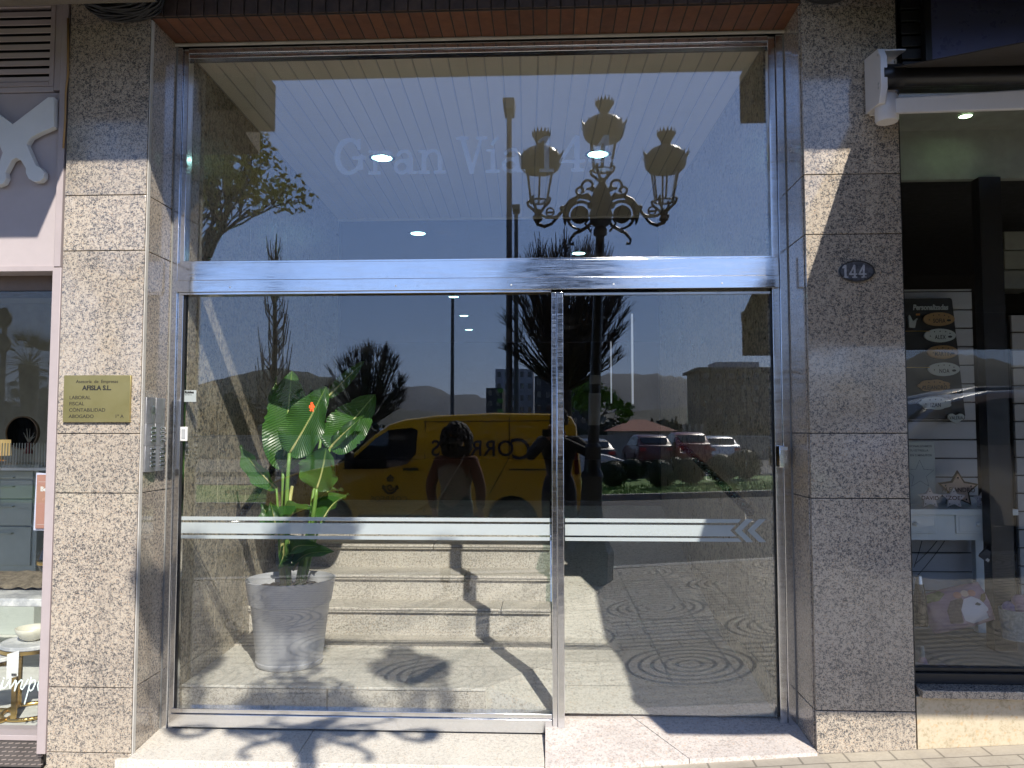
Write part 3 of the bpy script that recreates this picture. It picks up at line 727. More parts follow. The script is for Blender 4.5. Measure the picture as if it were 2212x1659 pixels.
# downlights
M['lamp'] = emit('downlight_glow', (.80, .98, .96), .85); M['lampdim'] = emit('downlight_glow_far', (.75, 1, .95), 4)
dl = None
def downlight(p, r, z, lab):
    t = thing('downlight', lab, 'ceiling light', (p.x, p.y, z), 'round recessed ceiling lights in the lobby')
    MB().lathe([(r * .86, -.002), (r, -.007), (r * 1.12, -.0015)], (p.x, p.y, z), 28, cap=False).build('trim_ring', M['steel'], t, smooth=True)
    MB().lathe([(0, -.003), (r * .85, -.003)], (p.x, p.y, z), 24).build('diffuser', M['lamp'], t)
downlight(atz(825, 341, CZ), .085, CZ, 'lit round ceiling light seen behind the first word of the etched lettering')
downlight(atz(1292, 333, CZ), .085, CZ, 'lit round ceiling light seen behind the etched number')
for px, py, lb in ((903, 504, 'lit ceiling light just past the end of the boards, right of its pair'), (688, 505, 'lit ceiling light just past the end of the boards, left of its pair'),
                   (1250, 547, 'lit round ceiling light in the rear hall seen just above the steel transom'), (1002, 682, 'higher of two small lit lights close together under the steel transom'),
                   (1013, 712, 'lower of two small lit lights close together under the steel transom'), (980, 641, 'small lit light half hidden by the lower edge of the steel transom'), (626, 660, 'small lit light in the rear hall above the tall plant leaves')):
    downlight(atz(px, py, CZ + .009), .085, CZ + .009, lb)
# upright wall lights in the rear hall
M['tube'] = emit('tube_light', (.75, .82, .95), .24)
def wall_tube(px0, px1, py0, py1, Y, lb):
    a, b = at(px0, py0, Y), at(px1, py1, Y)
    t = thing('upright_light', lb, 'light', ((a.x + b.x) / 2, Y, b.z))
    box((a.x, Y, b.z), (b.x, Y + .03, a.z)).build('diffuser', M['tube'], t)
    box((a.x - .004, Y + .0305, b.z - .01), (b.x + .004, Y + .045, a.z + .01)).build('backing_plate', M['steel_b'], t)
wall_tube(694, 703, 705, 822, 5.0, 'broad upright strip light left of the round bare tree reflection')
wall_tube(714, 718, 718, 818, 5.6, 'narrow upright strip light beside the broad one')
wall_tube(1364, 1369, 678, 872, 5.2, 'taller of the two thin upright strip lights behind the glass door')
wall_tube(1319, 1322, 738, 870, 5.6, 'shorter of the two thin upright strip lights behind the glass door')

# ---------------- potted plant ----------------
pc = Vector((-1.44, .76, PZ))
pot = thing('plant_pot', 'large tapered pale grey plastic pot on the lobby platform', 'pot', tuple(pc))
M['pot'] = flat('grey_plastic', (.38, .39, .41), .4, var=.04)
MB().lathe([(.0, .003), (.175, .003), (.182, .012), (.184, .03), (.180, .034), (.213, .33), (.216, .335), (.222, .339), (.242, .455), (.245, .468), (.238, .470), (.232, .455), (.214, .33), (.205, .30)], pc, 64).build('body', M['pot'], pot, smooth='auto')
soil = Mat('potting_soil', (.03, .02, .015), .95); soil.bump(soil.noise(60, 5, .8), .02)
mb = MB(); n_ = 26
V = []; 
for i in range(n_):
    for j in range(n_):
        x = (i / (n_ - 1) * 2 - 1) * .226; y = (j / (n_ - 1) * 2 - 1) * .226; r = math.hypot(x, y)
        if r > .222: x *= .222 / r; y *= .222 / r
        V.append((pc.x + x, pc.y + y, pc.z + .405 + random.uniform(-.007, .010)))
mb.add(V, [(i * n_ + j, (i + 1) * n_ + j, (i + 1) * n_ + j + 1, i * n_ + j + 1) for i in range(n_ - 1) for j in range(n_ - 1)])
mb.build('soil', soil.m, pot, smooth=True)
def leaf_mat():
    m = Mat('bird_of_paradise_leaf', (.05, .15, .03), .3, spec=.5); t = m.t
    uv = m.N('ShaderNodeUVMap'); s = m.N('ShaderNodeSeparateXYZ'); m.link(uv.outputs[0], s.inputs[0]); u, v = S(t, s.outputs[0]), S(t, s.outputs[1])
    rib = ((u + (v - .5).abs() * .22) * 34).fract()
    rib = (rib - .5).abs() * 2
    mid = (v - .5).abs().lt(.022)
    n = m.noise(5, 4)
    base = m.ramp(rib * .35 + n * .65, [(.2, (.026, .075, .020)), (.45, (.04, .13, .024)), (.62, (.065, .18, .03)), (.85, (.12, .24, .05))])
    col = m.mix(mid, base, (.30, .48, .12)); m.color(col); m.bump(rib, .004, .7)
    tl = m.N('ShaderNodeBsdfTranslucent'); m.link(m.mix(.5, col, (.12, .34, .02)), tl.inputs[0]); mx = m.N('ShaderNodeMixShader'); mx.inputs[0].default_value = .3
    o = [q for q in t.nodes if q.type == 'OUTPUT_MATERIAL'][0]; m.link(m.b.outputs[0], mx.inputs[1]); m.link(tl.outputs[0], mx.inputs[2]); m.link(mx.outputs[0], o.inputs[0]); return m.m
M['leaf'] = leaf_mat(); M['stem'] = flat('green_stem', (.16, .30, .06), .4, var=.2); M['stemy'] = flat('yellowing_sheath', (.42, .42, .16), .45, var=.25)
plant = thing('potted_plant', 'tall bird of paradise plant with broad glossy leaves rising from the grey pot', 'plant', (pc.x, pc.y, pc.z + .4))
def PP(cx, cy_, Y): return at(501 + cx * .2395, 743 + cy_ * .2395, Y)
def leaf(base, tip, width, face, bow=.1, fold=.15, droop=0, shape=.85, wave=.012, tear=None, name='leaf'):
    base, tip = Vector(base), Vector(tip); L = (tip - base).length; d = (tip - base).normalized()
    nrm = Vector(face); nrm = (nrm - d * nrm.dot(d)).normalized(); side = d.cross(nrm)
    NU, NV = 30, 13; V = []; UV = []
    ph = random.random() * 6
    for i in range(NU):
        u = i / (NU - 1)
        w_ = width * .5 * (max(0, math.sin(math.pi * min(1, u ** shape * .97 + .03))) ** .62) * (1 - .25 * max(0, u - .6))
        if i == NU - 1: w_ = width * .02
        c = base + d * L * u + nrm * (bow * L * math.sin(math.pi * u)) + Vector((0, 0, -droop * L * u * u))
        for j in range(NV):
            v = j / (NV - 1) * 2 - 1
            k = abs(v)
            off = side * (w_ * v) + nrm * (fold * w_ * 2 * (k ** 1.3)) + nrm * (wave * math.sin(u * 17 + ph + v * 2) * k * k + random.uniform(-.001, .001))
            if k > .8 and random.random() < .12 and .15 < u < .95: off -= side * (w_ * v * .10)
            V.append(c + off - d * (w_ * .18 * k)); UV.append((u, j / (NV - 1)))
    mb = MB().add(V, [(i * NV + j, (i + 1) * NV + j, (i + 1) * NV + j + 1, i * NV + j + 1) for i in range(NU - 1) for j in range(NV - 1)])
    o = mb.build(name, M['leaf'], plant, smooth=True, recalc=False)
    uvl = o.data.uv_layers.new(name='UVMap')
    for lp in o.data.loops: uvl.data[lp.index].uv = UV[lp.vertex_index]
    MB().tube([base + d * L * u + nrm * (bow * L * math.sin(math.pi * u) - .003) + Vector((0, 0, -droop * L * u * u)) for u in np.linspace(0, .92, 14)], [.0085 * (1 - .8 * u) for u in np.linspace(0, 1, 14)], 6).build('midrib', M['stemy'], o, smooth=True)
    return o
def stem(pts, r0, r1, mat='stem'):
    n = len(pts); MB().tube(pts, [r0 + (r1 - r0) * i / (n - 1) for i in range(n)], 9).build('stem', M[mat], plant, smooth=True)
root = Vector((pc.x, pc.y, pc.z + .40))
Y0 = .76
def bez(a, b, c, n=10): return [Vector(a) * (1 - t) ** 2 + Vector(b) * 2 * t * (1 - t) + Vector(c) * t * t for t in np.linspace(0, 1, n)]
cam_dir = (.25, -1, .1)
bA = PP(462, 1115, .82); stem(bez(root + Vector((-.03, .02, 0)), PP(452, 1600, .8), bA), .014, .009)
leaf(bA + Vector((0, 0, -.01)), PP(540, 245, .98), .27, (.35, -1, .35), .03, .12)
leaf(PP(440, 980, .86), PP(400, 300, 1.05), .10, (-.6, -1, .1), .04, .2)
bB = PP(520, 985, .66); stem(bez(root + Vector((0, -.03, 0)), PP(470, 1500, .66), bB), .015, .010)
leaf(bB, PP(850, 385, .60), .25, (-.35, -1, -.25), -.03, .10, shape=.8)
leaf(PP(475, 1110, .8), PP(770, 850, .9), .10, (.3, -.6, .8), .10, .25)
bC = PP(880, 945, .86); stem(bez(root + Vector((.05, .03, 0)), PP(800, 1400, .84), bC), .013, .008)
leaf(bC, PP(1290, 455, 1.02), .245, (.25, -1, .25), .02, .08, shape=.75)
leaf(PP(880, 940, .88), PP(1190, 640, .82), .07, (.4, -.9, .4), .06, .2)
leaf(PP(860, 480, 1.15), PP(1190, 155, 1.35), .085, (.2, -1, -.2), -.03, .12); stem(bez(root + Vector((.04, .06, 0)), PP(760, 1100, 1.0), PP(860, 480, 1.15)), .011, .008)
bE = PP(402, 1305, .72); stem(bez(root + Vector((-.05, 0, 0)), PP(420, 1560, .72), bE), .010, .006)
leaf(bE, PP(75, 915, .78), .12, (.3, -.8, -.6), .06, .30, shape=.9)
bF = PP(765, 1305, .60); stem(bez(root + Vector((.06, -.03, 0)), PP(735, 1600, .62), bF), .014, .010)
leaf(bF, PP(850, 935, .56), .25, (-.3, -1, .05), -.05, .16, shape=1.0)
bG = PP(810, 1600, .62); stem(bez(root + Vector((.07, 0, 0)), PP(760, 1700, .66), bG), .008, .006)
leaf(bG, PP(1055, 1335, .74), .23, (-.6, -.7, .8), .10, .2, .05)
leaf(PP(740, 1480, .7), PP(1010, 1320, .86), .10, (-.2, -.4, 1), .2, .2)
leaf(PP(440, 1640, .58), PP(720, 1440, .6), .13, (-.2, -.5, .9), .12, .35, .1)
leaf(PP(420, 1700, .7), PP(270, 1440, .82), .12, (-.5, -.9, .2), .04, .2)
leaf(PP(400, 1660, .66), PP(350, 1420, .6), .10, (.2, -.9, .4), .1, .3)
leaf(root + Vector((.02, -.03, .12)), at(722, 1178, .58), .12, (.1, -.7, .7), .15, .3, .1)
leaf(root + Vector((.02, -.05, .20)), at(690, 1160, .5), .12, (-.1, -.8, .5), .15, .3, .15)
leaf(root + Vector((-.04, -.02, .22)), at(600, 1228, .62), .10, (.6, -.8, -.1), .1, .35)
stem([root + Vector((-.005, -.02, -.01)), PP(500, 1530, .72), PP(545, 1280, .74)], .020, .008, 'stemy')
stem([root + Vector((-.03, -.03, -.01)), PP(455, 1700, .70), PP(430, 1560, .7)], .020, .006, 'stemy')
stem([root + Vector((.04, -.02, -.01)), at(655, 1190, .7), PP(735, 1500, .68)], .017, .009)

# ---------------- black cable coils above the pillars ----------------
M['cable'] = flat('black_cable', (.008, .008, .009), .5)
cc = at(255, -6, -.12)
cb = thing('cable_coil', 'black coiled cable hanging above the sunlit pillar', 'cable', tuple(cc))
for i in range(26):
    rx = .17 + random.uniform(-.03, .03); rz_ = .085 + random.uniform(-.02, .022); ph = random.uniform(-.12, .12); oy = random.uniform(-.07, .10)
    MB().tube([(cc.x + rx * math.cos(a) , cc.y + oy + .012 * math.sin(3 * a + i), cc.z + .02 + rz_ * math.sin(a) + ph * .15 * math.cos(a)) for a in np.linspace(0, 2 * math.pi, 40)], random.choice((.005, .007, .006)), 7, False).build('cable_loop', M['cable'], cb, smooth=True)
cc = at(1790, -38, -.10)
cb = thing('cable_coil', 'black coiled cable just showing at the top above the shaded pillar', 'cable', tuple(cc))
for i in range(6):
    rx = .13 + random.uniform(-.02, .02); rz_ = .07 + random.uniform(-.01, .012); oy = random.uniform(-.05, .07)
    MB().tube([(cc.x + rx * math.cos(a), cc.y + oy, cc.z + rz_ * math.sin(a)) for a in np.linspace(0, 2 * math.pi, 36)], .006, 7, False).build('cable_loop', M['cable'], cb, smooth=True)
cw = MB().tube([at(147, 40, -.006), at(147, 160, -.008), at(142, 200, -.010), at(141, 255, -.008), at(137, 320, -.004)], .005, 7)
tagk(cw.build('thin_cable', flat('ochre_cable', (.35, .22, .09), .6), smooth=True), 'thin ochre cable running down the outer edge of the sunlit pillar', 'cable')
# ================= shop on the left =================
M['mauve'] = flat('mauve_grey_painted_metal', (.44, .385, .385), .5, var=.04)
M['mauve2'] = flat('mauve_grey_frame', (.40, .345, .345), .45, var=.05)
M['red_edge'] = flat('red_mastic', (.30, .05, .07), .6)
def bx(px0, py0, px1, py1, Y, dy, nm, mat, parent, bevel=0, Yb=None):
    "a box whose front face covers this spot of the facade at depth Y"
    a, b = at(px0, py0, Y), at(px1, py1, Y)
    return box((a.x, Y, b.z), (b.x, Y + dy, a.z)).build(nm, mat, parent, bevel=bevel)
ls = thing('shopfront', 'mauve grey metal shopfront with ventilation louvres, a blank fascia and a display window', 'shopfront', (-3, .1, 0))
Y = .03
eL = -4.2
fx = at(120, 640, Y).x
z_f = at(60, 581, Y).z
box((fx, .0, .0), (XLL - .006, .12, z_f)).build('frame', M['mauve2'], ls, bevel=.002)
box((fx + .004, .0, z_f + .004), (XLL - .012, .12, 3.6)).build('frame', M['mauve2'], ls, bevel=.002)
box((XLL - .0055, .012, .0), (XLL - .001, .03, at(130, 1100, 0).z)).build('mastic_strip', M['red_edge'], ls)
box((eL, .022, z_f + .012), (fx - .001, .05, at(60, 203, Y).z)).build('fascia', M['mauve'], ls, bevel=.002)
box((eL, .008, z_f - .016), (fx - .001, .12, z_f + .011)).build('frame', M['mauve2'], ls, bevel=.002)
zl1, zl0 = at(60, 11, Y).z, at(60, 190, Y).z
xr_ = at(123, 100, Y).x
lv = MB(); lv.box((xr_ - .022, .010, zl0), (xr_, .05, zl1)); lv.box((eL, .010, zl0), (xr_ - .0225, .05, zl0 + .022)); lv.box((eL, .010, zl1 - .022), (xr_ - .0225, .05, zl1))
lv.build('louvre_frame', M['mauve2'], ls, bevel=.002)
box((xr_ + .001, .016, zl0 - .02), (fx - .001, .05, 3.6)).build('fascia', M['mauve'], ls)
box((eL, .016, zl1 + .001), (xr_, .05, 3.6)).build('fascia', M['mauve'], ls)
box((eL, .014, at(60, 202, Y).z), (xr_, .05, zl0 - .001)).build('fascia', M['mauve'], ls, bevel=.003)
sl = MB(); ns = 9; hh = (zl1 - zl0 - .05) / ns
for i in range(ns):
    z = zl0 + .025 + i * hh
    sl.prism([(.014, z), (.020, z - .002), (.051, z + hh * .98), (.020, z + hh * .62), (.014, z + hh * .55)], eL, xr_ - .024, 'x')
sl.build('louvre_slats', M['mauve'], ls)
box((eL, .052, zl0), (xr_, .06, zl1)).build('louvre_backing', M['black'], ls)
# reveal over the window, glass, bottom
zg1 = at(60, 628, .13).z
box((eL, .121, zg1), (XLL - .006, .30, z_f + .3)).build('reveal', flat('brown_reveal', (.20, .15, .12), .6), ls)
box((eL, .124, zg1 - .008), (fx, .30, zg1 - .001)).build('reveal_black_strip', M['black'], ls)  # thin solid black strip along the head of the pane
zg0 = at(60, 1577, .1).z
box((eL, .10, zg0), (fx + .004, .108, zg1 - .009)).build('window_pane', M['shopglass'], ls)
box((eL, .03, at(60, 1600, Y).z), (fx - .001, .16, zg0 + .001)).build('bottom_frame', M['mauve2'], ls, bevel=.002)
kp = MB(); kz1, kz0 = at(60, 1600, Y).z - .002, at(60, 1640, Y).z - .04
kp.box((eL, .04, kz0), (fx - .001, .06, kz1))
M['treadplate'] = flat('diamond_plate', (.16, .145, .14), .4, .6, var=.2)
kpo = kp.build('kick_plate', M['treadplate'], ls)
lz = MB()
for i in range(40):
    for j in range(6):
        x = fx - .02 - i * .032 + (j % 2) * .016; z = kz1 - .014 - j * .019
        lz.add([(x - .013, .0385, z - .004), (x + .010, .0385, z - .001), (x + .013, .0385, z + .004), (x - .010, .0385, z + .001)], [(0, 1, 2, 3)])
lz.build('plate_studs', flat('worn_stud', (.42, .36, .33), .35, .5), kpo)
# raised sign letter
def pz(px, py, Y=-.02): p = at(px, py, Y); return (p.x, p.z)
xs_ = [(28, 268), (104, 210), (117, 210), (117, 274), (82, 289), (66, 298), (58, 312), (78, 358), (88, 362), (96, 372), (95, 384), (86, 392), (74, 393), (62, 386), (56, 374), (56, 364), (46, 347), (35, 341), (26, 346), (12, 372), (14, 384), (8, 396), (-6, 402), (-20, 396), (-26, 384), (-22, 370), (-12, 362), (-4, 360), (6, 330), (-2, 312), (-10, 300), (-26, 292), (-60, 276), (-60, 212), (-48, 212)]
xl = MB().prism([pz(*p) for p in xs_], -.022, .012)
tagk(xl.build('sign_letter', flat('cream_white_letter', (.66, .67, .66), .5, var=.03), bevel=.002), 'large raised white letter X standing off the mauve shop fascia', 'sign letter')
# room
M['roomgrey'] = flat('display_wall_grey', (.34, .34, .31), .8)
lr = thing('display_room', 'grey walls and pale floor of the display room behind the shop window', 'room', (-4, 2, 0))
box((-5.6, 3.6, -.1), (-2.3, 3.7, 2.9)).build('wall', M['roomgrey'], lr); box((-5.7, .12, -.1), (-5.6, 3.7, 2.9)).build('wall', M['roomgrey'], lr)
box((-2.30, .31, -.1), (-2.28, 3.6, 2.9)).build('wall', M['roomgrey'], lr); box((-5.6, .31, 2.7), (-2.3, 3.6, 2.9)).build('wall', M['roomgrey'], lr)
box((-5.6, .13, -.12), (-2.3, 3.6, .0)).build('floor_slab', flat('pale_display_floor', (.6, .6, .56), .6), lr)
box((-9, .12, -.2), (-5.7, .4, 3.5)).build('outer_wall', M['mauve'], lr)
M['gold'] = Mat('brushed_gold', (.62, .43, .16, 1), .3, 1).m
M['marble'] = (lambda m: (m.color(m.ramp(m.noise(3, 8, .7), [(.42, (.42, .43, .45)), (.52, (.72, .72, .71)), (.7, (.78, .78, .76))])), m.m)[1])(Mat('white_marble', (.7, .7, .7, 1), .25))
def side_table(px, py, Y, r, lab):
    c = at(px, py, Y); t = thing('side_table', lab, 'table', (c.x, c.y, 0))
    MB().lathe([(0, c.z - .022), (r - .004, c.z - .022), (r, c.z - .018), (r, c.z - .003), (r - .004, c.z), (0, c.z)], (c.x, c.y, 0), 48).build('table_top', M['marble'], t, smooth='auto')
    MB().lathe([(r - .012, c.z - .040), (r + .001, c.z - .040), (r + .001, c.z - .0225), (r - .012, c.z - .0225)], (c.x, c.y, 0), 48).build('rim', M['gold'], t, smooth='auto')
    MB().tube([(c.x + (r - .02) * math.cos(a), c.y + (r - .02) * math.sin(a), .012) for a in np.linspace(0, 2 * math.pi, 48)], .011, 6, False).build('base_ring', M['gold'], t, smooth=True)
    for k in range(3):
        a = k * 2.094 + .5; x, y = c.x + (r - .02) * math.cos(a), c.y + (r - .02) * math.sin(a)
        box((x - .012, y - .006, .012), (x + .012, y + .006, c.z - .0405)).build('leg', M['gold'], t)
    return c
c = side_table(72, 1383, .52, .155, 'round marble topped side table with gold legs carrying the cream bowl')
bw = MB().lathe([(0, 0), (.03, .0), (.06, .018), (.078, .045), (.084, .068), (.080, .069), (.072, .046), (.05, .022), (0, .012)], (c.x - .005, c.y, c.z + .001), 40)
tagk(bw.build('bowl', flat('cream_ceramic', (.62, .60, .50), .35), smooth=True), 'cream ceramic bowl standing on the round marble side table', 'bowl')
c2 = side_table(-18, 1413, .42, .13, 'lower marble topped side table at the edge of the window display')
pg = at(28, 1437, .36); tg = MB().add([pg + Vector(v) for v in ((-.033, 0, .055), (.030, .0, .075), (.026, .004, -.055), (-.037, .004, -.075))], [(0, 1, 2, 3)])
tgo = tagk(tg.build('price_tag', M['white']), 'white swing tag with a bar code hanging from the gold table leg', 'tag')
for i in range(9): tb = box((pg.x - .004 + i * .003, pg.y - .004, pg.z - .052), (pg.x - .0028 + i * .003 + (i % 3) * .0005, pg.y - .003, pg.z - .040)).build('bar_code', M['ink'], tgo)
# big low table with fur throw
mt = thing('marble_table', 'wide low marble slab table behind the two round side tables', 'table', (-3.4, 1.0, 0))
box((-4.3, .78, .50), (-2.66, 1.40, .545)).build('table_top', M['marble'], mt, bevel=.004)
for x in (-4.2, -2.8):
    box((x, .85, .0), (x + .06, 1.3, .499)).build('leg', M['marble'], mt)
fu = MB(); V = []; nn = 40
for i in range(nn):
    for j in range(14):
        x = -4.2 + i / (nn - 1) * 1.55; y = 1.0 + j / 13 * .42
        V.append((x, y, .552 + .055 * math.sin(j / 13 * math.pi) + random.uniform(0, .018)))
fu.add(V, [(i * 14 + j, (i + 1) * 14 + j, (i + 1) * 14 + j + 1, i * 14 + j + 1) for i in range(nn - 1) for j in range(13)])
tagk(fu.build('fur_throw', flat('beige_fur', (.23, .19, .14), .95, var=.5, scale=30, bump=.01), smooth=True), 'beige fur throw lying along the back of the marble table', 'throw')
# cabinet
M['cab'] = flat('grey_green_lacquer', (.42, .46, .43), .5, var=.05)
a, b = at(-70, 1003, 2.1), at(76, 1252, 2.1)
cb_ = thing('drawer_cabinet', 'grey green cabinet with four wide drawers', 'cabinet', ((a.x + b.x) / 2, 2.3, b.z))
box((a.x, 2.1, 0), (b.x, 2.5, a.z)).build('body', M['cab'], cb_, bevel=.004)
zs_ = [at(0, y, 2.1).z for y in (1016, 1036, 1078, 1136, 1222)]
for z1, z0 in zip(zs_[:-1], zs_[1:]):
    d_ = box((a.x + .03, 2.085, z0 + .006), (b.x - .035, 2.099, z1 - .004)).build('drawer', M['cab'], cb_, bevel=.003)
    xh = at(18, 1100, 2.08).x
    MB().tube([(xh - .12, 2.083, z1 - .05), (xh - .12, 2.062, z1 - .05), (xh + .04, 2.062, z1 - .05), (xh + .04, 2.083, z1 - .05)], .005, 6).build('handle', M['cab'], d_)
mc = at(50, 935, 2.35); mr = .122
mi = thing('round_mirror', 'round wall mirror with a thin wooden rim above the drawer cabinet', 'mirror', tuple(mc))
MB().lathe([(mr, -.02), (mr + .008, -.02), (mr + .008, .01), (mr, .01), (mr, -.02)], mc, 48, 'y', cap=False).build('frame', flat('walnut_rim', (.16, .10, .05), .5), mi, smooth='auto')
MB().lathe([(0, -.01), (mr - .0005, -.01)], mc, 48, 'y').build('mirror_glass', Mat('mirror', (.6, .65, .63, 1), .02, 1).m, mi)
fr_ = MB()
for i in range(24):
    x = at(-40 + i * 6.2, 1000, 2.0).x; zt_, zb__ = at(0, 957, 2.0).z, at(0, 1010, 2.0).z
    fr_.tube([(x, 2.0, zb__), (x, 2.0, zt_)], .0035, 6)
rt = thing('ribbed_screen', 'row of thin clear upright rods standing in front of the cabinet top', 'ornament', tuple(at(30, 1000, 2.0)))
fr_.build('rods', flat('clear_white_rods', (.5, .52, .48), .3), rt); p_ = at(30, 1010, 2.0); box((p_.x - .32, 1.97, p_.z - .02), (p_.x + .28, 2.03, p_.z)).build('base', M['white'], rt)
cs = at(62, 980, 2.2)
cd_ = thing('coral_ornament', 'branching pale coral on a dark red stand in front of the mirror', 'ornament', tuple(cs))
MB().lathe([(0, 0), (.035, 0), (.03, .02), (.013, .05), (.016, .085), (0, .085)], cs, 20).build('stand', flat('dark_red_lacquer', (.16, .01, .015), .3), cd_, smooth=True)
co_ = MB()
for k in range(7):
    a_ = k * .9; co_.tube([cs + Vector((0, 0, .08)), cs + Vector((.02 * math.cos(a_), .01 * math.sin(a_), .115)), cs + Vector((.045 * math.cos(a_), .02 * math.sin(a_), .13 + .03 * (k % 3)))], [.005, .004, .002], 6)
co_.build('coral', flat('grey_coral', (.35, .33, .28), .8), cd_, smooth=True)
lp = at(4, 967, 2.2); lo = thing('pleated_lamp', 'small lit lamp with a pleated yellow shade at the window edge', 'lamp', tuple(lp))
V = []; 
for k in range(48):
    a_ = 2 * math.pi * k / 48; r = .06 + (.004 if k % 2 else 0)
    V += [(lp.x + r * math.cos(a_), lp.y + r * math.sin(a_), lp.z - .06), (lp.x + r * .9 * math.cos(a_), lp.y + r * .9 * math.sin(a_), lp.z + .06)]
MB().add(V, [(2 * k, (2 * k + 2) % 96, (2 * k + 3) % 96, 2 * k + 1) for k in range(48)]).build('lamp_shade', emit('lit_shade', (.9, .65, .28), .35), lo)
MB().lathe([(0, -.10), (.04, -.10), (.01, -.09), (.01, -.05), (0, -.05)], lp, 16).build('base', M['gold'], lo)
# poster behind the glass
a, b = at(76, 1021, .14), at(122, 1146, .14)
po = thing('shop_poster', 'terracotta poster with a blue white border and white lettering in the window', 'poster', ((a.x + b.x) / 2, .14, b.z))
MB().add([(a.x + .006, .14, a.z), (b.x, .14, a.z - .006), (b.x, .145, b.z), (a.x - .002, .145, b.z)], [(0, 1, 2, 3)]).build('border', flat('blue_white_border', (.62, .64, .80), .5), po)
box((a.x + .012, .1365, b.z + .010), (b.x, .139, a.z - .010)).build('panel', flat('terracotta', (.42, .21, .16), .6, var=.05), po)
for zz in (.16, .9): box((a.x + .02, .1358, a.z - (a.z - b.z) * zz), (b.x - .01, .1363, a.z - (a.z - b.z) * zz + .001)).build('rule', M['white'], po)
text('lettering', 'Ben', .022, (at(87, 1061, .136).x, .136, at(87, 1061, .136).z), M['white'], po, bold=.0008)
text('lettering', 'de', .018, (at(90, 1081, .136).x, .136, at(90, 1081, .136).z), flat('faint_rose', (.62, .33, .26), .6), po, shear=.4)
vz = at(104, 1238, .9); vs_ = MB().lathe([(0, 0), (.03, 0), (.055, .04), (.06, .09), (.03, .16), (.015, .20), (.018, .22), (0, .22)], vz, 24)
vo = tagk(vs_.build('glass_vase', Mat('smoked_glass', (.01, .01, .012, 1), .05, spec=.8).m, smooth=True), 'dark smoked glass vase with a gold band beside the window frame', 'vase')
MB().lathe([(.0595, .052), (.0612, .055), (.0612, .072), (.0605, .075)], vz, 24).build('gold_band', M['gold'], vo, smooth=True)
# white script on the pane
def px_stroke(pts, hw): return ('s', pts, hw)
sc = .0
W = []
def scr(pts): W.append(('s', [(at(p[0] * .1641, 1417 + p[1] * .1641, .099).x, at(p[0] * .1641, 1417 + p[1] * .1641, .099).z) for p in pts], .0032))
scr([(5, 440), (12, 400), (40, 325), (25, 400), (30, 430), (60, 420), (85, 395), (120, 330), (140, 300), (125, 380), (130, 420), (160, 395), (200, 320), (215, 330), (190, 460), (225, 370), (280, 312), (295, 330), (270, 420), (290, 440), (320, 400), (370, 310)]); scr([(48, 290), (52, 294)])
scr([(408, 285), (380, 420), (350, 530), (322, 630)]); scr([(395, 370), (430, 320), (460, 320), (465, 360), (430, 440), (400, 460), (385, 440)])
scr([(590, 325), (560, 320), (510, 340), (495, 390), (505, 455), (530, 465), (560, 420), (575, 350), (565, 322)])
xs__ = [p[0] for s in W for p in s[1]]; zs__ = [p[1] for s in W for p in s[1]]
r_ = raster(W, min(xs__) - .01, max(xs__) + .01, min(zs__) - .01, max(zs__) + .01, .0014, lambda x, z: (x, .0990, z))
r_.build('script_lettering', flat('pale_mint_vinyl', (.62, .74, .70), .6), ls)

# ================= shop on the right =================
M['blackmetal'] = flat('black_aluminium', (.012, .012, .013), .35, var=.2)
rs = thing('shopfront', 'black framed shopfront with a granite sill over beige tiles', 'shopfront', (3, .1, 0))
eR = 4.6; RX0 = XRR + .006
zsl1, zsl0 = at(2090, 1492, -.03).z, at(2090, 1510, -.03).z
box((RX0 + .012, -.035, zsl0), (eR, .14, zsl1)).build('sill', M['granite'], rs, bevel=.003)
xt = at(2113 + 182, 1550, .0).x
M['beige'] = granite('beige_tile', (.40, .33, .22), (.48, .41, .29), (.54, .465, .335), (.58, .50, .37), 60, .03, rough=.4)
mb = MB()
x_ = RX0
xb_ = at(2295, 1560, 0).x
for x0, x1 in ((RX0, xb_ - .0015), (xb_ + .0015, xb_ + .62), (xb_ + .623, eR)):
    mb.box((x0, .0, -.05), (x1, .06, zsl0 - .002))
mb.build('base_tiles', M['beige'], rs, bevel=.001)
box((RX0, .010, -.05), (eR, .20, zsl0 - .004)).build('base_wall', M['joint'], rs)
zf1 = at(2090, 1443, .08).z
fb = MB(); fb.box((RX0, .06, zsl1 + .001), (eR, .12, zf1 - .02)); fb.box((RX0, .085, zf1 - .019), (eR, .13, zf1)); fb.build('bottom_frame', M['blackmetal'], rs, bevel=.002)
zc1 = 3.13
box((RX0, .06, zc1), (eR, .16, 3.6)).build('header', M['blackmetal'], rs)
box((RX0 - .004, .04, .3), (RX0 + .016, .12, zc1)).build('side_frame', M['blackmetal'], rs)
box((RX0 + .017, .10, zf1), (eR, .108, zc1 - .001)).build('window_pane', M['shopglass'], rs)
# black louvre + sign box over it
a, b = at(1942, -30, .03), at(2000, 158, .03)
n_ = 7
for i in range(n_):
    z = b.z + (a.z - b.z) * i / n_
    box((a.x, .02, z + .005), (b.x, .058, z + (a.z - b.z) / n_ * .92)).build('louvre_slat', M['blackmetal'], rs, bevel=.003)
a, b = at(2009, -40, -.02), at(2440, 134, -.02)
sb = thing('sign_box', 'unlit dark violet sign panel under the awning', 'sign', ((a.x + b.x) / 2, 0, b.z))
box((a.x, -.02, b.z), (eR, .055, 3.595)).build('panel', flat('dark_violet_acrylic', (.085, .09, .17), .3, var=.05), sb)
box((a.x - .03, -.022, b.z - .02), (a.x - .001, .055, 3.515)).build('edge_frame', M['blackmetal'], sb)
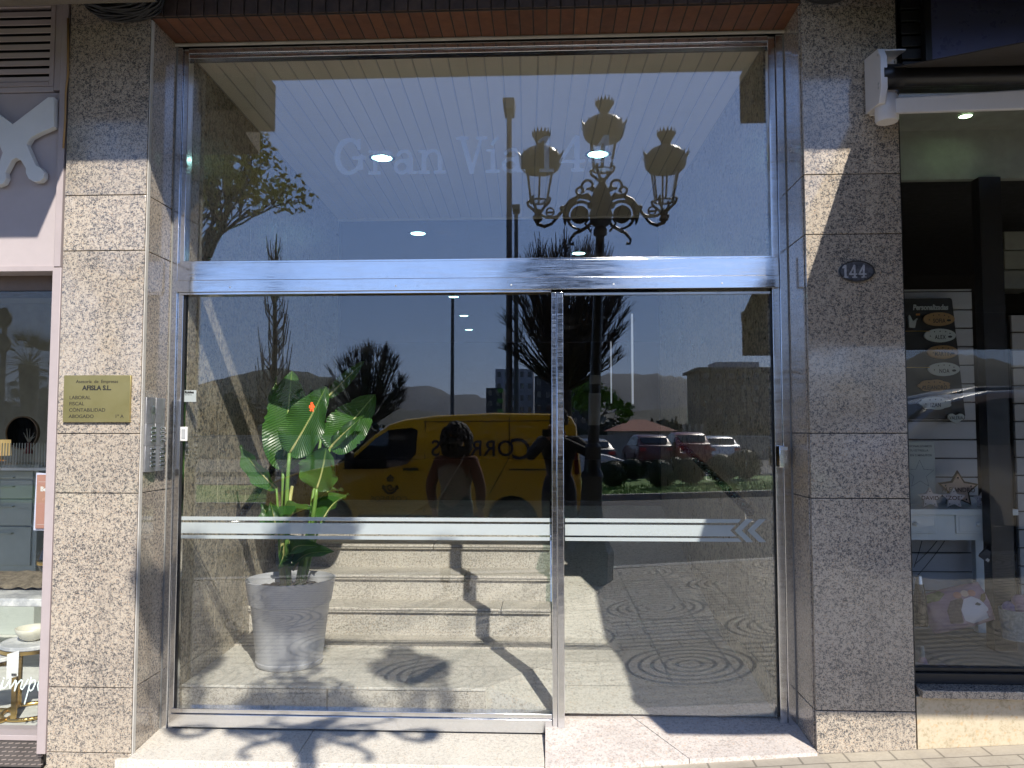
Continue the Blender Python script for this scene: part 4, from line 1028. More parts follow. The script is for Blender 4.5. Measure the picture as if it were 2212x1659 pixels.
# room
rr = thing('display_room', 'black rear room behind the white slatted display wall', 'room', (3, 2, 0))
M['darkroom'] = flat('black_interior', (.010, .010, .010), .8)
M['palesoffit'] = flat('pale_green_soffit', (.36, .37, .32), .8)
FZ = .36
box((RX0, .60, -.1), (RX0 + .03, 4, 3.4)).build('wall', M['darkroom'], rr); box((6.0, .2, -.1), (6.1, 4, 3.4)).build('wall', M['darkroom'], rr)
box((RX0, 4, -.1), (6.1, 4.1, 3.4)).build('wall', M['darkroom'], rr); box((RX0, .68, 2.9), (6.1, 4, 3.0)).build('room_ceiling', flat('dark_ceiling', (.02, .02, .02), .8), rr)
box((RX0, .16, zc1), (6.1, .68, zc1 + .05)).build('soffit', M['palesoffit'], rr); box((RX0, .66, 2.86), (6.1, .70, zc1)).build('bulkhead', M['palesoffit'], rr)
box((RX0, .13, FZ - .1), (6.1, 4, FZ)).build('display_floor', flat('grey_display_floor', (.20, .20, .19), .6), rr)
box((RX0, .13, .3), (RX0 + .02, .60, zc1)).build('wall', M['roomgrey'], rr)
box((4.62, .0, -.1), (9, .4, 3.52)).build('outer_wall', M['beige'], rr)
col = at(2113, 600, .66), at(2160, 600, .66)
box((col[0].x, .62, FZ), (col[1].x, .70, 2.859)).build('post', M['blackmetal'], rr)
_l = M['lamp']; M['lamp'] = emit('shop_downlight_glow', (.9, 1, .85), 2.0)
downlight(Vector((at(2075, 262, .5).x, .45, 0)), .035, zc1 - .001, 'lit round light in the pale soffit over the shop display'); M['lamp'] = _l
sl_ = thing('strip_light', 'pale blue horizontal strip light in the dark shop interior', 'light', tuple(at(2064, 441, 1.6)))
a, b = at(2000, 437, 1.6), at(2128, 447, 1.6); box((a.x, 1.6, b.z), (b.x, 1.63, a.z)).build('diffuser', emit('blue_tube', (.25, .5, .75), .55), sl_)
box((a.x - .01, 1.631, b.z - .01), (b.x + .01, 1.66, a.z + .01)).build('housing', M['blackmetal'], sl_)
# white slatted wall
M['slatw'] = flat('white_slatwall', (.46, .46, .47), .5, var=.04)
sw = thing('slatted_panel', 'white slatted display panel behind the name boards and the white table', 'display panel', (2.1, 1.1, FZ))
xa, xb = XRR + .012, at(2108, 900, 1.08).x
ztop = at(2000, 625, 1.08).z; mb = MB(); z = FZ + .002; 
while z < ztop: mb.box((xa, 1.08, z), (xb, 1.10, min(z + .101, ztop))); z += .109
mb.build('slats', M['slatw'], sw, bevel=.003); box((xa, 1.1005, FZ), (xb - .004, 1.13, ztop - .004)).build('backing', flat('slat_groove', (.10, .10, .10), .7), sw)
s2 = thing('slatted_panel', 'narrow white slatted panel at the right border of the picture', 'display panel', (3, 1.1, FZ))
xa2 = at(2192, 900, 1.3).x; mb = MB(); z = FZ + .002; zt2 = at(2190, 680, 1.3).z
while z < zt2: mb.box((xa2, 1.3, z), (xa2 + .9, 1.32, min(z + .101, zt2))); z += .109
mb.build('slats', M['slatw'], s2, bevel=.003); box((xa2 + .004, 1.3205, FZ), (xa2 + .9, 1.34, zt2)).build('backing', M['joint'], s2)
cbx = thing('shelf_boxes', 'pale green drawer boxes stacked high in the dark shop', 'boxes', tuple(at(2190, 580, 1.5)))
for k in range(3):
    a, b = at(2169, 500 + k * 42, 1.6), at(2240, 539 + k * 42, 1.6); box((a.x, 1.6, b.z), (b.x, 1.8, a.z)).build('drawer_box', M['palesoffit'], cbx, bevel=.004)
# name board
def U(cx, cy_, Y=1.03): return at(1927 + cx * .2136, 622 + cy_ * .2136, Y)
nb_ = thing('name_board', 'tall black board leaning with wooden name plaques and white script heading', 'sign', tuple(U(400, 1300)))
bp = [U(*p) for p in ((60, 106), (590, 100), (606, 108), (612, 125), (745, 1290), (735, 1330), (60, 1330))]
MB().prism([(p.x, p.z) for p in bp], 1.035, 1.05).build('panel', flat('matt_black_board', (.018, .019, .018), .5, var=.2), nb_)
M['kraft'] = flat('kraft_wood', (.36, .22, .09), .6, var=.12); M['plq'] = flat('white_plaque', (.50, .54, .51), .5, var=.04)
text('lettering', 'Personalizadas', .030, (U(570, 218).x, 1.0335, U(570, 218).z), flat('grey_script', (.42, .45, .44), .5), nb_, align='RIGHT', bold=.0016, shear=.12, sx=.80)
def plaque(cx, cy_, rx, ry, mat, word, cloud=False, star=True):
    c = U(cx, cy_); k = U(cx + 100, cy_).x - c.x; k /= 100
    Yf = 1.020
    if not cloud:
        poly = [(c.x + rx * k * math.cos(t), c.z + ry * k * math.sin(t)) for t in np.linspace(0, 2 * math.pi, 40)[:-1]]
    else:
        poly = []
        for t in np.linspace(0, 2 * math.pi, 90)[:-1]:
            r = 1 + .11 * abs(math.sin(3.5 * t)) - .06; poly.append((c.x + rx * k * r * math.cos(t), c.z + ry * k * r * math.sin(t)))
    o = MB().prism(poly, Yf, Yf + .012).build('name_plaque', mat, nb_)
    text('lettering', word, 42 * k, (c.x, Yf - .0006, c.z - 38 * k), M['ink'], o, align='CENTER', sx=.72, bold=.0005, sp=1.1)
    for dx, dz in ((-.62, -.1), (.62, .3), (0, .62), (.35, .55), (-.35, .55)):
        MB().lathe([(0, -.0008), (7 * k, -.0008)], (c.x + rx * k * dx, Yf, c.z + ry * k * dz), 6, 'y').build('motif', M['ink'], o)
    if not cloud:
        MB().prism([(c.x + rx * k * .62 + 22 * k * math.cos(t), c.z - ry * k * .2 + 12 * k * math.sin(t)) for t in np.linspace(0, 2 * math.pi, 14)[:-1]], Yf - .0012, Yf - .0004).build('motif', M['ink'], o)
plaque(467, 317, 158, 70, M['kraft'], 'SOFIA'); plaque(478, 482, 160, 70, M['plq'], 'ALEX'); plaque(505, 650, 158, 70, M['kraft'], 'MARTIN'); plaque(518, 823, 160, 70, M['plq'], 'NOA')
plaque(420, 990, 160, 62, M['kraft'], 'ALEJANDRO', True); plaque(432, 1167, 160, 64, M['plq'], 'IZAN', True)
h_ = [(0, -1), (-.5, -.55), (-.95, 0), (-1, .45), (-.75, .8), (-.4, .85), (0, .5), (.4, .85), (.75, .8), (1, .45), (.95, 0), (.5, -.55)]
c = U(640, 1318); kk = (U(700, 1318).x - c.x) / 60
ho = MB().prism([(c.x + 84 * kk * p[0], c.z + 56 * kk * p[1]) for p in h_], 1.02, 1.032).build('name_plaque', M['plq'], nb_)
text('lettering', 'VALERIA', 34 * kk, (c.x, 1.0194, c.z - 12 * kk), M['ink'], ho, align='CENTER', sx=.75)
for zc_ in (440, 806): 
    p, q = U(120, zc_), U(370, zc_); MB().tube([(p.x, 1.015, p.z), (q.x, 1.015, q.z)], .0025, 6).build('hanging_rod', M['gold'], nb_)
cw_ = [(165, 400), (225, 405), (240, 330), (252, 318), (245, 308), (235, 318), (205, 340), (180, 290), (170, 275), (160, 290)]
MB().prism([(U(*p).x, U(*p).z) for p in cw_], 1.02, 1.032).build('crown_plaque', M['plq'], nb_)
for p in ((262, 268), (632, 1052)):
    c = U(*p); box((c.x - .010, 1.026, c.z - .005), (c.x + .010, 1.034, c.z + .005)).build('price_label', flat('orange_label', (.55, .22, .04), .5), nb_)
# white notice board
def V2(cx, cy_, Y): return at(1927 + cx * .2187, 933 + cy_ * .2187, Y)
a, b = V2(60, 95, .98), V2(440, 720, .98)
nt_ = thing('notice_board', 'pale board with grey lettering and an outlined star standing behind the small star lamps', 'sign', ((a.x + b.x) / 2, .98, b.z))
box((a.x, .98, b.z), (b.x, .99, a.z)).build('panel', M['plq'], nt_, bevel=.003)
M['greyink'] = flat('grey_ink', (.16, .18, .19), .5)
for s_, yy in (('PERSONALIZAMOS', 150), ('TU ESTRELLA', 193), ('EN 2 MINUTOS', 240)):
    p = V2(392 if s_[0] != 'T' else 358, yy, .98); text('lettering', s_, .0115, (p.x, .9792, p.z), M['greyink'], nt_, align='RIGHT', bold=.0003, sx=1.1)
sc_ = V2(275, 420, .98); R_ = V2(275 + 145, 420, .98).x - sc_.x
pts = [(sc_.x + (R_ if i % 2 == 0 else R_ * .45) * math.sin(i * math.pi / 5), sc_.z + (R_ if i % 2 == 0 else R_ * .45) * math.cos(i * math.pi / 5)) for i in range(11)]
rr_ = raster([('s', pts, .0011)], sc_.x - R_ - .01, sc_.x + R_ + .01, sc_.z - R_ - .01, sc_.z + R_ + .01, .0016, lambda x, z: (x, .9792, z)); rr_.build('star_outline', M['greyink'], nt_)
# console table
M['tablew'] = flat('pale_blue_white_lacquer', (.62, .68, .70), .4, var=.03)
tY = .70; tz = at(2090, 1100, tY).z; tx1 = at(2200, 1105, tY).x; tx0 = 1.45 + .24
ct = thing('console_table', 'white two drawer console table carrying the star shaped lamps', 'table', (2.1, .85, FZ))
th_ = at(2090, 1113, tY).z
box((tx0, tY - .0, th_), (tx1, 1.06, tz)).build('table_top', M['tablew'], ct, bevel=.003)
ap0, apb = th_ - .001, at(2090, 1167, tY + .02).z
box((tx0 + .03, tY + .022, apb), (tx1 - .03, 1.04, ap0)).build('apron', M['tablew'], ct)
for (cx0, cx1) in ((640, 1060), (60, 450)):
    a, b = V2(cx0, 820, tY), V2(cx1, 1010, tY)
    dr = MB(); a.x = max(a.x, tx0 + .04)
    dr.box((a.x, tY + .012, b.z), (b.x, tY + .0215, a.z)); do = dr.build('drawer', M['tablew'], ct, bevel=.002)
    box((a.x + .014, tY + .009, b.z + .012), (b.x - .014, tY + .0118, a.z - .012)).build('drawer_panel', M['tablew'], do, bevel=.002)
    kx = V2(855 if cx0 > 100 else 235, 912, tY); MB().ball((kx.x, tY + .0, kx.z), .012).build('knob', M['tablew'], do, smooth=True)
for x, y in ((tx1 - .075, tY + .02), (tx1 - .075, 1.0), (tx0 + .03, tY + .02), (tx0 + .03, 1.0)):
    box((x, y, FZ), (x + .045, y + .045, apb + .02 if y > .9 else apb - .001)).build('leg', M['tablew'], ct, bevel=.002)
# star lamps
def star(cx, cy_, r, Y, depth, word, lab, rim, face, th=.28, yaw=-.35):
    c = V2(cx, cy_, Y); k = (V2(cx + 100, cy_, Y).x - c.x) / 100; R = r * k
    t = thing('star_lamp', lab, 'lamp', (c.x, Y, tz), None)
    def outline(R, q=.52): return [((R if i % 2 == 0 else R * q) * math.sin(i * math.pi / 5), (R if i % 2 == 0 else R * q) * math.cos(i * math.pi / 5)) for i in range(10)]
    zc = tz + R * .83
    def place(mb): mb.v = [(c.x + (x * math.cos(yaw) - (y) * math.sin(yaw)), Y + (x * math.sin(yaw) + y * math.cos(yaw)), zc + z) for x, y, z in mb.v]; return mb
    place(MB().prism(outline(R), 0, depth)).build('rim', rim, t, bevel=.003)
    f_ = place(MB().prism(outline(R * .84), -.002, -.0003)).build('face', face, t)
    kx = Vector((math.cos(yaw), math.sin(yaw), 0)); p = Vector((c.x, Y, zc)) + Vector((math.sin(yaw), -math.cos(yaw), 0)) * .003
    text('lettering', word, R * th, p + Vector((0, 0, -R * .12)), flat('brown_lettering', (.09, .04, .02), .6), t, xd=kx, align='CENTER', sx=.85 if len(word) > 5 else 1.0, bold=.0004)
    for i in range(5):
        a_ = i * 2 * math.pi / 5; q = Vector((c.x, Y, zc)) + kx * (R * .62 * math.sin(a_)) + Vector((math.sin(yaw), -math.cos(yaw), 0)) * .003
        MB().lathe([(0, 0), (R * .055, 0)], (q.x, q.y, zc + R * .62 * math.cos(a_)), 8, 'y').build('motif', M['ink'], t)
M['starw'] = flat('star_white', (.66, .60, .60), .5, var=.03); M['starp'] = flat('star_peach', (.66, .46, .34), .5, var=.03); M['starwood'] = flat('dark_wood', (.09, .06, .025), .5)
star(655, 555, 192, .92, .05, 'ALEJANDRO', 'large star lamp with a brown wooden rim behind the smaller stars', M['starwood'], M['starp'], .23)
star(375, 640, 112, .78, .045, 'DAVID', 'small white star lamp lettered DAVID, nearest the pillar', M['starw'], M['starw'], .33)
star(612, 640, 112, .78, .045, 'ZOE', 'small white star lamp lettered ZOE in front of the large star', M['starw'], M['starw'], .36)
star(905, 635, 92, .80, .045, 'IRIA', 'small white star lamp lettered IRIA at the far right of the stars', M['starw'], M['starw'], .34)
# under the table: pillow, bottle lamp, hanging box, cables
def Wp(cx, cy_, Y): return at(1935 + cx * .1979, 1192 + cy_ * .1979, Y)
pi0 = Wp(660, 610, .60)
M['pink'] = flat('pink_cotton', (.34, .21, .26), .9, var=.08, bump=.001)
pw = thing('pillow', 'pink pillow printed with a white horned pony face lying under the console table', 'pillow', tuple(pi0))
def pil(u, v):  # -1..1
    e = (1 - abs(u) ** 3.5) ** .5 * (1 - abs(v) ** 3.5) ** .5 if abs(u) < 1 and abs(v) < 1 else 0
    R_ = Matrix.Rotation(rad(-14), 3, 'Y'); T = Matrix.Rotation(rad(-22), 3, 'X')
    return pi0, R_ @ T, e
V = []; nn = 22
for side in (-1, 1):
    for i in range(nn):
        for j in range(nn):
            u, v = i / (nn - 1) * 2 - 1, j / (nn - 1) * 2 - 1; c0, MM, e = pil(u, v)
            pnt = Vector((u * .17 * (1 - .07 * v * v), side * .065 * e + random.uniform(-.002, .002), v * .105 * (1 - .07 * u * u))); V.append(c0 + MM @ pnt)
fs = [(s * nn * nn + i * nn + j, s * nn * nn + (i + 1) * nn + j, s * nn * nn + (i + 1) * nn + j + 1, s * nn * nn + i * nn + j + 1) for s in (0, 1) for i in range(nn - 1) for j in range(nn - 1)]
MB().add(V, fs).build('cushion', M['pink'], pw, smooth=True)
def patch(nm, uvs, mat, lift=.004):
    "a printed shape following the cushion's front"
    cu = sum(p[0] for p in uvs) / len(uvs); cv = sum(p[1] for p in uvs) / len(uvs); V = []; K = 5; n = len(uvs)
    for k in range(K + 1):
        for (u, v) in uvs:
            uu, vv = cu + (u - cu) * k / K, cv + (v - cv) * k / K; c0, MM, e = pil(uu, vv)
            V.append(c0 + MM @ Vector((uu * .17 * (1 - .07 * vv * vv), -.065 * e - lift, vv * .105 * (1 - .07 * uu * uu))))
    MB().add(V, [(k * n + i, k * n + (i + 1) % n, (k + 1) * n + (i + 1) % n, (k + 1) * n + i) for k in range(K) for i in range(n)]).build(nm, mat, pw, smooth=True, recalc=False)
patch('print_face', [(-.05, -.2), (.15, .25), (.4, .3), (.62, .05), (.75, -.4), (.7, -.85), (.2, -.9), (-.05, -.7)], M['starw'])
patch('print_mane', [(-.1, -.8), (-.5, -.7), (-.45, -.1), (-.25, .3), (.1, .35), (.12, .2), (-.06, -.2)], flat('brown_blue_print', (.12, .08, .07), .9, var=.4, scale=60), .005)
patch('print_ear', [(.6, .05), (.72, .3), (.9, .35), (.8, .05), (.66, -.1)], flat('brown_print', (.14, .09, .03), .9), .006)
for (u, v, r, m_) in ((.02, .5, .12, 'o'), (.45, .45, .12, 'o'), (.25, .5, .12, 'p')):
    patch('print_flower', [(u + r * math.cos(t), v + r * 1.4 * math.sin(t)) for t in np.linspace(0, 6.28, 12)[:-1]], flat('coral_print', (.50, .22, .16), .9) if m_ == 'o' else M['starp'], .008)
patch('print_eye', [(.38, -.1), (.48, -.02), (.58, -.16), (.5, -.2)], M['ink'], .007)
patch('print_leaves', [(-.9, .5), (-.8, .9), (-.4, .92), (-.3, .7), (-.55, .45)], flat('leaf_print', (.16, .17, .06), .9, var=.5, scale=40), .005)
bo = Wp(270, 760, .42); bt_ = thing('lava_lamp', 'tapered dark bottle lamp with a silver cap beside the pillow', 'lamp', tuple(bo))
MB().lathe([(0, -.02), (.034, -.02), (.036, 0), (.030, .12), (.019, .185), (0, .185)], bo, 24).build('bottle', Mat('dark_brown_glass', (.02, .012, .01, 1), .08).m, bt_, smooth='auto')
MB().lathe([(0, .1855), (.018, .1855), (.012, .225), (0, .227)], bo, 24).build('cap', M['steel_b'], bt_, smooth='auto')
b3 = at(1993, 1419, .28)
sm = thing('bottle', 'small bottle with a pale green cap at the foot of the shop window', 'bottle', (b3.x, b3.y, FZ))
MB().lathe([(0, FZ - b3.z), (.022, FZ - b3.z), (.022, -.02), (.012, 0), (0, 0)], b3, 20).build('body', M['pink'], sm, smooth='auto'); MB().lathe([(0, 0.0005), (.011, .0005), (.008, .05), (0, .052)], b3, 16).build('cap', M['palesoffit'], sm, smooth='auto')
clo = Wp(370, 1140, .24); V = []
mb = MB()
for i in range(6): mb.ball((clo.x + random.uniform(-.05, .07), clo.y + random.uniform(-.02, .04), FZ + .015), random.uniform(.02, .035), 10, 6, (1.3, 1, .6))
tagk(mb.build('cloth', flat('lilac_cloth', (.42, .38, .46), .9, bump=.004), smooth=True), 'crumpled lilac cloth lying in the window corner by the pillar', 'cloth')
bxp = V2(945, 1215, .66); hb = thing('tag_box', 'small dark box with a white square label hanging from the table leg', 'box', tuple(bxp))
o = MB(); q = .030; Rm = Euler((.3, rad(38), -.4)).to_matrix()
o.box((-q, -q * .6, -q), (q, q * .6, q)); o.v = [tuple(bxp + Rm @ Vector(v)) for v in o.v]; o.build('body', flat('charcoal_card', (.05, .055, .06), .6), hb, bevel=.002)
o = MB(); o.box((-.008 + .014, -q * .6 - .001, -.024), (.008 + .014, -q * .6 - .0004, -.008)); o.v = [tuple(bxp + Rm @ Vector(v)) for v in o.v]; o.build('label', M['white'], hb)
for k, (p0_, p1_, p2_) in enumerate((((295, 1075), (270, 1180), (215, 1340)), ((445, 1075), (350, 1200), (222, 1310)), ((520, 1075), (400, 1260), (230, 1440)))):
    MBt = MB().tube(bez(V2(*p0_, .8), V2(*p1_, .8), V2(*p2_, .8), 12), .0022, 6)
    tagk(MBt.build('cord', M['black'], smooth=True), ('thin black cord nearest the pillar hanging under the console table', 'thin black cord in the middle of the three hanging under the table', 'faint thin cord farthest right of the three hanging under the table')[k], 'cord')
tr_ = Wp(1330, 620, .5); tb_ = thing('toy_basket', 'pale basket holding lilac and pink toys beside the table leg', 'basket', tuple(tr_))
MB().lathe([(0, -.15), (.07, -.15), (.085, .0), (.083, .0), (.068, -.145)], tr_, 28).build('basket', flat('woven_net', (.32, .32, .30), .8, var=.3, scale=60), tb_, smooth='auto')
for k in range(7): MB().ball((tr_.x + random.uniform(-.05, .05), tr_.y + random.uniform(-.04, .04), tr_.z + random.uniform(-.01, .05)), .032, 12, 8).build('toy', (M['pink'], flat('lilac', (.25, .18, .38), .8))[k % 2], tb_, smooth=True)

# ================= awning =================
aw = thing('awning', 'extended dark folding arm awning with white arms over the shop', 'awning', (3, -.1, 3.05))
M['fabric'] = flat('black_brown_canvas', (.022, .016, .012), .85, var=.15); M['whitealu'] = flat('white_enamelled_aluminium', (.66, .64, .64), .4, var=.03)
ax0, ax1 = 1.53, 4.8; zA, zB, AL = 3.13, 2.42, 2.0
sh_ = (zA - zB) / (AL - .12)
MB().add([(ax0, -.12, zA), (ax1, -.12, zA), (ax1, -AL, zB), (ax0, -AL, zB), (ax0, -.12, zA - .004), (ax1, -.12, zA - .004), (ax1, -AL, zB - .004), (ax0, -AL, zB - .004)],
    [(0, 1, 2, 3), (4, 7, 6, 5), (0, 4, 5, 1), (1, 5, 6, 2), (2, 6, 7, 3), (3, 7, 4, 0)]).build('canvas', M['fabric'], aw)
box((ax0 - .005, -AL - .06, zB - .06), (ax1, -AL - .0, zB + .02)).build('front_bar', M['blackmetal'], aw, bevel=.01)
box((ax0, -AL - .04, 2.09), (ax1, -AL - .037, zB - .061)).build('valance', M['fabric'], aw)
MB().tube([(ax0 + .015, -.14, zA - .05), (ax1, -.14, zA - .05)], .043, 20).build('roller', M['blackmetal'], aw, smooth='auto')
ez, ey, ex = 2.60, -1.05, 1.90
def arm(p, q, w0, w1, nm):
    p, q = Vector(p), Vector(q); d = (q - p).normalized(); s_ = d.cross(Vector((0, 0, 1))).normalized(); u = s_.cross(d)
    V = []
    for c_, w_ in ((p, w0), (q, w1)): V += [c_ - s_ * w_ * .5 - u * w_, c_ + s_ * w_ * .5 - u * w_, c_ + s_ * w_ * .5 + u * w_, c_ - s_ * w_ * .5 + u * w_]
    return MB().add(V, [(0, 1, 2, 3), (7, 6, 5, 4), (0, 4, 5, 1), (1, 5, 6, 2), (2, 6, 7, 3), (3, 7, 4, 0)]).build(nm, M['whitealu'], aw, bevel=.006)
sh0 = at(1945, 219, -.17)
arm(sh0 + Vector((-.01, .05, 0)), (ex, ey, ez), .034, .036, 'arm'); arm((ex, ey, ez - .01), (1.72, -AL + .02, zB - .02), .03, .03, 'forearm')
MB().lathe([(0, -.05), (.04, -.05), (.04, .05), (0, .05)], (ex, ey, ez), 20).build('elbow', M['whitealu'], aw, smooth='auto')
# bracket on the pillar
bk_ = [at(*p, -.09) for p in ((1867, 176), (1872, 152), (1889, 141), (1893, 200), (1890, 262 - 22), (1875, 243))]
pl_ = [(p.x, p.z) for p in [at(*q, -.10) for q in ((1889, 139), (1868, 160), (1869, 205), (1873, 240), (1890, 246), (1906, 240), (1905, 145))]]
bx0, bz1 = at(1868, 130, -.02).x, at(1890, 127, -.02).z; bz0 = at(1890, 240, -.05).z; bx1 = at(1935, 200, -.02).x
br_ = MB()
br_.box((bx0 + .02, -.012, bz0 - .005), (bx1, -.0015, bz1 + .005))
br_.prism([(-.012, bz0 + .0), (-.16, bz0 - .01), (-.19, bz0 + .05), (-.19, bz1 - .07), (-.16, bz1 - .02), (-.012, bz1)], bx0, bx0 + .03, 'x')
br_.prism([(-.012, bz1 - .008), (-.16, bz1 - .03), (-.16, bz1 - .022), (-.012, bz1)], bx0 + .031, bx1 - .01, 'x')
bro = br_.build('wall_bracket', M['whitealu'], aw, bevel=.003)
MB().lathe([(0, -.06), (.045, -.06), (.05, -.05), (.05, .05), (.045, .06), (0, .06)], (sh0.x - .035, -.11, sh0.z - .01), 24).build('shoulder_joint', M['whitealu'], aw, smooth='auto')
MB().lathe([(0, -.04), (.055, -.04), (.055, .055), (0, .055)], (bx0 + .055, -.14, zA - .05), 24, 'x').build('roller_end_cap', M['blackmetal'], aw, smooth='auto')
for z_ in (bz1 - .05, zA - .09, bz0 + .06): MB().lathe([(0, -.003), (.006, -.003), (.006, 0)], (bx0, -.165, z_), 10, 'x').build('screw', M['steel_b'], aw)
# ================= street furniture behind the camera (seen mirrored in the glass) =================
# ornate three armed lamp post
lb = Vector((.395, -3.72, 0)); lb.z = gz(lb.x)
LP = thing('street_lamp', 'ornate cast iron lamp post with three crowned lanterns on scrolled arms', 'street lamp', tuple(lb))
lean = .039
def L(x, z, y=0): return lb + Vector((x + lean * z, y, z))
def llathe(prof, n, nm, cx=0, parent=LP, smooth='auto', seg=20, mat='iron'):
    mb = MB().lathe([(r, h) for r, h in prof], (0, 0, 0), seg); mb.v = [tuple(L(cx + x, z, y)) for x, y, z in mb.v]; return mb.build(nm, M[mat], parent, smooth=smooth)
llathe([(0, 0), (.24, 0), (.24, .30), (.21, .34), (.17, .42), (.165, .50), (.19, .54), (.19, .58), (0, .58)], 8, 'base', seg=8, smooth=False)
llathe([(.15, .5805), (.125, .62), (.11, .70), (.10, 1.0), (.115, 1.03), (.105, 1.06), (.085, 1.10), (.078, 1.3), (.085, 1.32), (.058, 1.36)], 16, 'plinth', seg=16)
llathe([(.057, 1.361), (.054, 2.0), (.045, 3.45), (.07, 3.47), (.07, 3.52), (.05, 3.55)], 16, 'shaft')
llathe([(.06, 3.551), (.11, 3.59), (.115, 3.70), (.095, 3.76), (.11, 3.82), (.085, 3.91), (.05, 3.98), (.025, 4.02)], 14, 'crown_shaft', seg=14)
llathe([(.059, 1.54), (.060, 1.86), (.057, 1.86)], 16, 'poster_wrap', mat='sticker')
llathe([(.0575, 1.95), (.058, 2.04), (.056, 2.04)], 16, 'poster_wrap', mat='sticker')
def scroll(cx, cz, r0, a0, a1, turns=40, shrink=.55, flip=1):
    out = []
    for i in range(turns + 1):
        t = i / turns; a = rad(a0 + (a1 - a0) * t); r = r0 * (1 - shrink * t); out.append((cx + flip * r * math.cos(a), cz + r * math.sin(a)))
    return out
arm_z = 3.66
for s_ in (-1, 1):
    am = MB()
    def Q(x, z): return .86 * x, 3.67 + (z - 3.60) * .85
    def P3(pts, r): am.tube([L(s_ * Q(x, z)[0], Q(x, z)[1]) for x, z in pts], r, 7)
    # big C ring with disc beside the shaft
    P3(arc(.24, 3.60, .155, .165, -50, 250, 26), .016)
    P3(arc(.24, 3.60, .155, .165, -90, -40, 6) , .012)
    disc = MB().lathe([(0, -.02), (.10, -.02), (.105, 0), (.10, .02), (0, .02)], (0, 0, 0), 20, 'y'); am.add([tuple(L(s_ * .215 + x * .9, 3.675 + z * .9, y)) for x, y, z in disc.v], disc.f)
    # long S arm out to the lantern
    P3([(.10, 3.78), (.16, 3.82), (.26, 3.83), (.36, 3.78), (.44, 3.68), (.50, 3.60), (.56, 3.575), (.64, 3.58), (.72, 3.62)], [.022, .026, .024, .022, .02, .017, .015, .014, .014])
    P3([(.30, 3.80), (.38, 3.70), (.40, 3.60), (.36, 3.54)], [.02, .016, .012, .02]); P3([(.42, 3.68), (.43, 3.60), (.42, 3.52), (.415, 3.48)], [.02, .022, .016, .004])
    P3([(.50, 3.59), (.58, 3.50), (.66, 3.47), (.74, 3.50), (.78, 3.56), (.77, 3.64), (.70, 3.62)], [.012, .016, .020, .02, .016, .013, .01])
    P3(arc(.60, 3.645, .045, .05, 0, 360, 16), .009); P3([(.56, 3.64), (.64, 3.64)], .012)
    P3([(.12, 3.48), (.22, 3.42), (.30, 3.38), (.36, 3.30), (.35, 3.25), (.31, 3.26)], [.016, .02, .018, .014, .014, .02])
    P3([(.11, 3.40), (.18, 3.50), (.14, 3.56)], .012)
    # small upper scrolls
    P3(scroll(.16, 3.96, .085, -60, 300, 30, .6), .014); P3(scroll(.25, 3.90, .055, -100, 260, 24, .5), .013); P3([(.10, 3.78), (.16, 3.86), (.21, 3.84)], .016)
    # leafy knobs
    for x_, z_, r_ in ((.74, 3.60, .030), (.10, 3.60, .035), (.11, 3.92, .03), (.12, 3.72, .04), (.46, 3.69, .026), (.78, 3.58, .024)): b_ = MB().ball((0, 0, 0), r_, 8, 6); am.add([tuple(L(s_ * Q(x_, z_)[0] + x, Q(x_, z_)[1] + z, y)) for x, y, z in b_.v], b_.f)
    am.build('scroll_arm', M['iron'], LP, smooth='auto')
